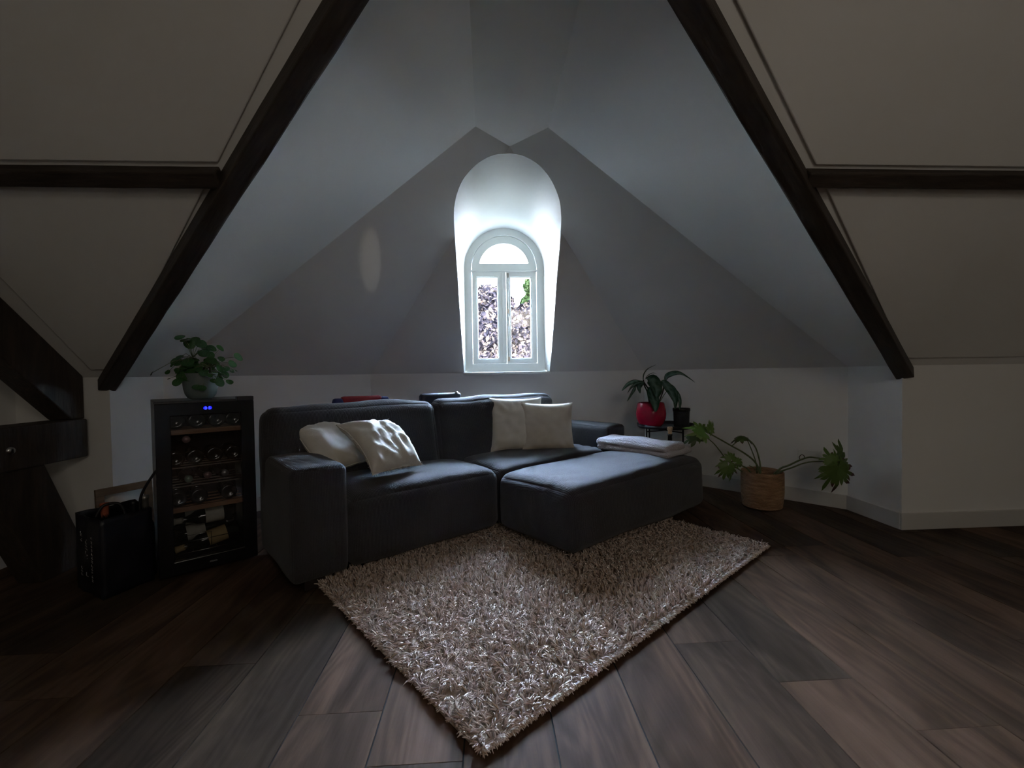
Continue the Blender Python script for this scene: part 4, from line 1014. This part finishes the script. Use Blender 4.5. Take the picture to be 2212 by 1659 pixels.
cut_leaf((2.222, 2.70, .345), (-.1, -1, .1), (.05, 0, -1), .165, .115, 9, 10, .30, .5, 1.0)
cut_leaf((2.255, 2.715, .345), (.4, -.9, .1), (.85, 0, -.45), .130, .07, 10, 7, .0, .6, .7)
cut_leaf((2.185, 2.70, .385), (-.2, -1, .2), (-.4, 0, 1), .080, .06, 11, 6, .1, .4, 1.3)
cut_leaf((2.245, 2.71, .385), (.2, -1, .1), (.2, 0, 1), .145, .045, 12, 5, .0, .4, .8)
# wall socket plate on the diagonal wall
nd = Vector((BR[0] - R2[0], BR[1] - R2[1], 0)).normalized(); ni = Vector((-nd.y, nd.x, 0)); ni = ni if ni.y < 0 else -ni
pS = Vector((XR, V1, 0)) + nd * .22 + Vector((0, 0, .345))
sock = empty('wall_socket', tuple(pS + ni * .0)); sock.rotation_euler = (0, 0, math.atan2(nd.y, nd.x)); tag(sock, 'white double wall socket low on the white wall behind the basket plant', 'socket')
box('plate', (-.075, -.0 , -.04), (.075, .010, .04), m_white, sock, .003)
for dx in (-.036, .036): lathe('outlet', [(.024, .011), (.022, .0115), (.020, .004), (0, .004)], m_white, sock, 20, loc=(dx, .0, 0), rot=(-PI / 2, 0, 0))

# ------------------------------------------------------------------ black bag, bottles in it, frame, behind-sofa things
c0 = Vector((-1.703, 2.03, 0)); c1 = Vector((-1.640, 2.215, 0)); c2 = Vector((-1.936, 2.175, 0)); c3 = c2 + Vector((.075, .215, 0))
bag = empty('shopping_bag', tuple(c0)); tag(bag, 'black shopping bag with faint white lettering on the floor beside the wine cooler', 'bag')
c1 = Vector((-1.628, 2.225, 0)); c3 = Vector((-1.83, 2.39, 0))
def bagmesh():
    cor = [c0, c1, c3, c2]; v = []; f = []; nu, nvv_ = 40, 14; rg = random.Random(4)
    per = []
    for s in range(4):
        a, b = cor[s], cor[(s + 1) % 4]
        for k in range(nu // 4): per.append(a + (b - a) * (k / (nu // 4)))
    cen = sum(cor, Vector()) / 4
    for j in range(nvv_ + 1):
        z = .352 * j / nvv_
        for i, p in enumerate(per):
            t = (i % 10) / 10; w = math.sin(PI * t)
            q = p + (p - cen).normalized() * (.012 * noise.noise(Vector((i * .35, j * .25, 2))) * (w + .15) + .010 * math.sin(PI * j / nvv_) * w)
            if (i // 10) in (0, 2): q = q + (cen - q) * .10 * w * (j / nvv_) ** 1.5
            v.append((q.x - c0.x, q.y - c0.y, z + .006 * noise.noise(Vector((i * .3, 7, 0))) * (j / nvv_)))
    for j in range(nvv_):
        for i in range(nu): f.append((j * nu + i, j * nu + (i + 1) % nu, (j + 1) * nu + (i + 1) % nu, (j + 1) * nu + i))
    f.append(tuple(range(nu - 1, -1, -1)))
    o = mk('bag_body', v, f, m_bag, bag, smooth=True); s = o.modifiers.new('t', 'SOLIDIFY'); s.thickness = .002; return o
bagmesh()
def bl_(p): return (p[0] - c0.x, p[1] - c0.y, p[2])
tube('handle', spline([bl_(p) for p in [(-1.665, 2.20, .33), (-1.655, 2.20, .42), (-1.60, 2.21, .52), (-1.575, 2.22, .545), (-1.59, 2.25, .50), (-1.62, 2.27, .42), (-1.625, 2.275, .33)]], 6), .0065, m_blackm, bag, 6)
tube('handle', spline([bl_(p) for p in [(-1.80, 2.12, .34), (-1.78, 2.14, .39), (-1.74, 2.18, .385), (-1.70, 2.16, .34)]], 6), .0065, m_blackm, bag, 6)
# white lettering up the narrow side of the bag (illegible in the dark: only its strokes)
fd = (c2 - c0).normalized(); fn = Vector((fd.y, -fd.x, 0)); fn = fn if fn.y < 0 else -fn
prt = MB(); rg = random.Random(12)
def stroke(u, z, pts, s):
    P = [c0 + fd * (u + x * s) + Vector((0, 0, z + y * s)) + fn * .0135 - c0 for x, y in pts]; prt.tube(P, .0011, 4)
glyphs = [[(0, 0), (1, .5), (0, 1)], [(0, 0), (1, 0), (1, .8)], [(0, .2), (.6, 0), (1, .6), (.4, 1)], [(0, 0), (1, .3), (0, .6), (1, .9)], [(0, .5), (1, .5), (1, 1), (.2, 1)]]
for zc in np.arange(.075, .275, .017): stroke(.055, zc, glyphs[rg.randrange(5)], .011)
for zc in np.arange(.09, .24, .024): stroke(.105, zc, glyphs[rg.randrange(5)], .02)
for zc in (.085, .10, .115, .24, .258, .275): stroke(.165, zc, glyphs[rg.randrange(5)], .012)
prt.build('lettering', m_print, bag)
b1 = empty('wine_bottle', (-1.795, 2.165, .008)); bottle_parts(b1, .036, .385, m_capcopper); tag(b1, 'bottle with copper red foil top poking out of the black bag', 'bottle')
b2 = empty('wine_bottle', (-1.675, 2.245, .008)); bottle_parts(b2, .036, .395, m_capsule); tag(b2, 'bottle with ribbed silver neck in the black bag by the cooler', 'bottle')
# frame leaning at the knee wall
pf = empty('picture_frame', (-1.93, 2.47, .0)); tag(pf, 'bare wooden picture frame leaning on the wall behind the black bag', 'picture frame')
fx = Vector((.50, .866, 0)).normalized(); fy = Vector((-.07, .05, 1)).normalized()
def fpt(u, w, o=0): return fx * u + fy * w + fx.cross(fy) * o
def bar(name, u0, u1, w0, w1):
    P = [fpt(u0, w0), fpt(u1, w0), fpt(u1, w1), fpt(u0, w1)]
    o = prism(name, P, fx.cross(fy) * .02, m_picwood, pf); bevel(o, .002); return o
pf.location = (-2.03, 2.40, 0)
bar('rail', 0, .25, .36, .398); bar('rail', 0, .25, .0, .035); bar('stile', 0, .035, .035, .36); bar('stile', .215, .25, .035, .36)
# red and navy flat case, dark case behind the sofa
rb_ = empty('flat_carry_case', PQ(1.11, 2.83), A37); tag(rb_, 'flat red case with navy ends standing behind the left back cushion', 'case')
soft_box('body', (-.135, -.025, 0), (.135, .025, .842), .02, m_red, rb_, 10, amp=.004)
for sx in (-1, 1): soft_box('end_panel', (sx * .15 - .035, -.027, 0), (sx * .15 + .035, .027, .832), .02, m_blue, rb_, 8, amp=.003)
dk2 = empty('dark_carry_case', PQ(1.70, 2.83), A37); tag(dk2, 'dark navy case with a metal catch standing behind the sofa, left of the window', 'case')
soft_box('body', (-.17, -.03, 0), (.17, .03, .838), .025, m_darkcase, dk2, 10, amp=.004)
lathe('catch', [(0, .006), (.012, .005), (.014, 0)], m_chrome, dk2, 12, loc=(.13, -.01, .838))

# ------------------------------------------------------------------ garden outside
S(box('ground', (-60, 5.5, -7.2), (60, 90, -7.0), m_ground))
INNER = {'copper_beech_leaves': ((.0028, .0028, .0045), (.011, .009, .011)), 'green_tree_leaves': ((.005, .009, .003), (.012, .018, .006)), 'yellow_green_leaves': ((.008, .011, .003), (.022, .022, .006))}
def tree(name, base, height, blobs, nleaf, lsize, mat, label):
    root = empty(name, base); tag(root, label, 'tree')
    rs = np.random.RandomState(int(height * 100) + nleaf)
    tube('trunk', [(0, 0, 0), (.1, 0, height * .3), (0, .1, height * .6), (.05, 0, height * .85)], [.35, .28, .18, .06], m_bark, root, 10)
    br = MB()
    for b in blobs: br.tube([(0, 0, height * .35), ((b[0]) * .5, b[1] * .5, (height * .35 + b[2]) * .5 + .3), (b[0], b[1], b[2])], [.12, .08, .03], 5)
    br.build('branches', m_bark, root)
    cr_ = MB()
    for b in blobs:
        vv, ff = lathe_geo([(b[3] * .86 * math.sin(PI * i / 8), -b[3] * .75 * math.cos(PI * i / 8)) for i in range(9)], 12)
        cr_.add([(x * (1 + .12 * math.sin(5 * z + x)) + b[0], y + b[1], z + b[2]) for x, y, z in vv], ff)
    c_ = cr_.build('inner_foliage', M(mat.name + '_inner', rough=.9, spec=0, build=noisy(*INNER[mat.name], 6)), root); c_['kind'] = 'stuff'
    tot = sum(b[3] ** 2 for b in blobs); P = []
    for b in blobs:
        k = int(nleaf * b[3] ** 2 / tot); d = rs.normal(size=(k, 3)); d /= np.linalg.norm(d, axis=1)[:, None]
        r = b[3] * rs.uniform(.55, 1.05, k) ** .5; P.append(d * r[:, None] * np.array([1, 1, .85]) + np.array(b[:3]))
    P = np.concatenate(P); n = len(P)
    a = rs.normal(size=(n, 3)); a /= np.linalg.norm(a, axis=1)[:, None]; b = np.cross(a, rs.normal(size=(n, 3))); b /= np.linalg.norm(b, axis=1)[:, None]
    s = rs.uniform(.6, 1.2, n)[:, None] * lsize
    V = np.stack([P - a * s, P + b * s * .5, P + a * s, P - b * s * .5], 1).reshape(-1, 3)
    me = bpy.data.meshes.new('foliage'); me.vertices.add(n * 4); me.vertices.foreach_set('co', V.astype(np.float32).ravel())
    me.loops.add(n * 4); me.loops.foreach_set('vertex_index', np.arange(n * 4, dtype=np.int32)); me.polygons.add(n)
    me.polygons.foreach_set('loop_start', (np.arange(n) * 4).astype(np.int32)); me.update(calc_edges=True); me.materials.append(mat)
    o = bpy.data.objects.new('foliage', me); COL.objects.link(o); o.parent = root; o['kind'] = 'stuff'
def blobs(n, rx, z0, z1, r, seed):
    rg = random.Random(seed); out = []
    for i in range(n):
        z = rg.uniform(z0, z1); w = rx * math.sqrt(max(.05, 1 - ((z - z0) / (z1 - z0)) ** 2)); a = rg.uniform(0, 2 * PI); out.append((w * .8 * math.cos(a), w * .8 * math.sin(a), z, r * rg.uniform(.7, 1.1)))
    return out + [(0, 0, (z0 + z1) / 2, rx * .8)]
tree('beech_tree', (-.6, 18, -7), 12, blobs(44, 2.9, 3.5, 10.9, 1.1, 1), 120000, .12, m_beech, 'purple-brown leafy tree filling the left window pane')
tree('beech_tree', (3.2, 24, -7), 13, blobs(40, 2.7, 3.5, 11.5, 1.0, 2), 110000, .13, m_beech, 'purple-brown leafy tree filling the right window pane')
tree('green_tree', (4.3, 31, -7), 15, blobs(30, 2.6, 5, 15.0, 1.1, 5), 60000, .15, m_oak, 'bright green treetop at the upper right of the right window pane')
tree('golden_shrub_tree', (.75, 13.2, -7), 7.8, blobs(18, .95, 4.5, 8.5, .55, 7), 40000, .075, m_lime, 'yellow-green treetop at the bottom of the window panes')
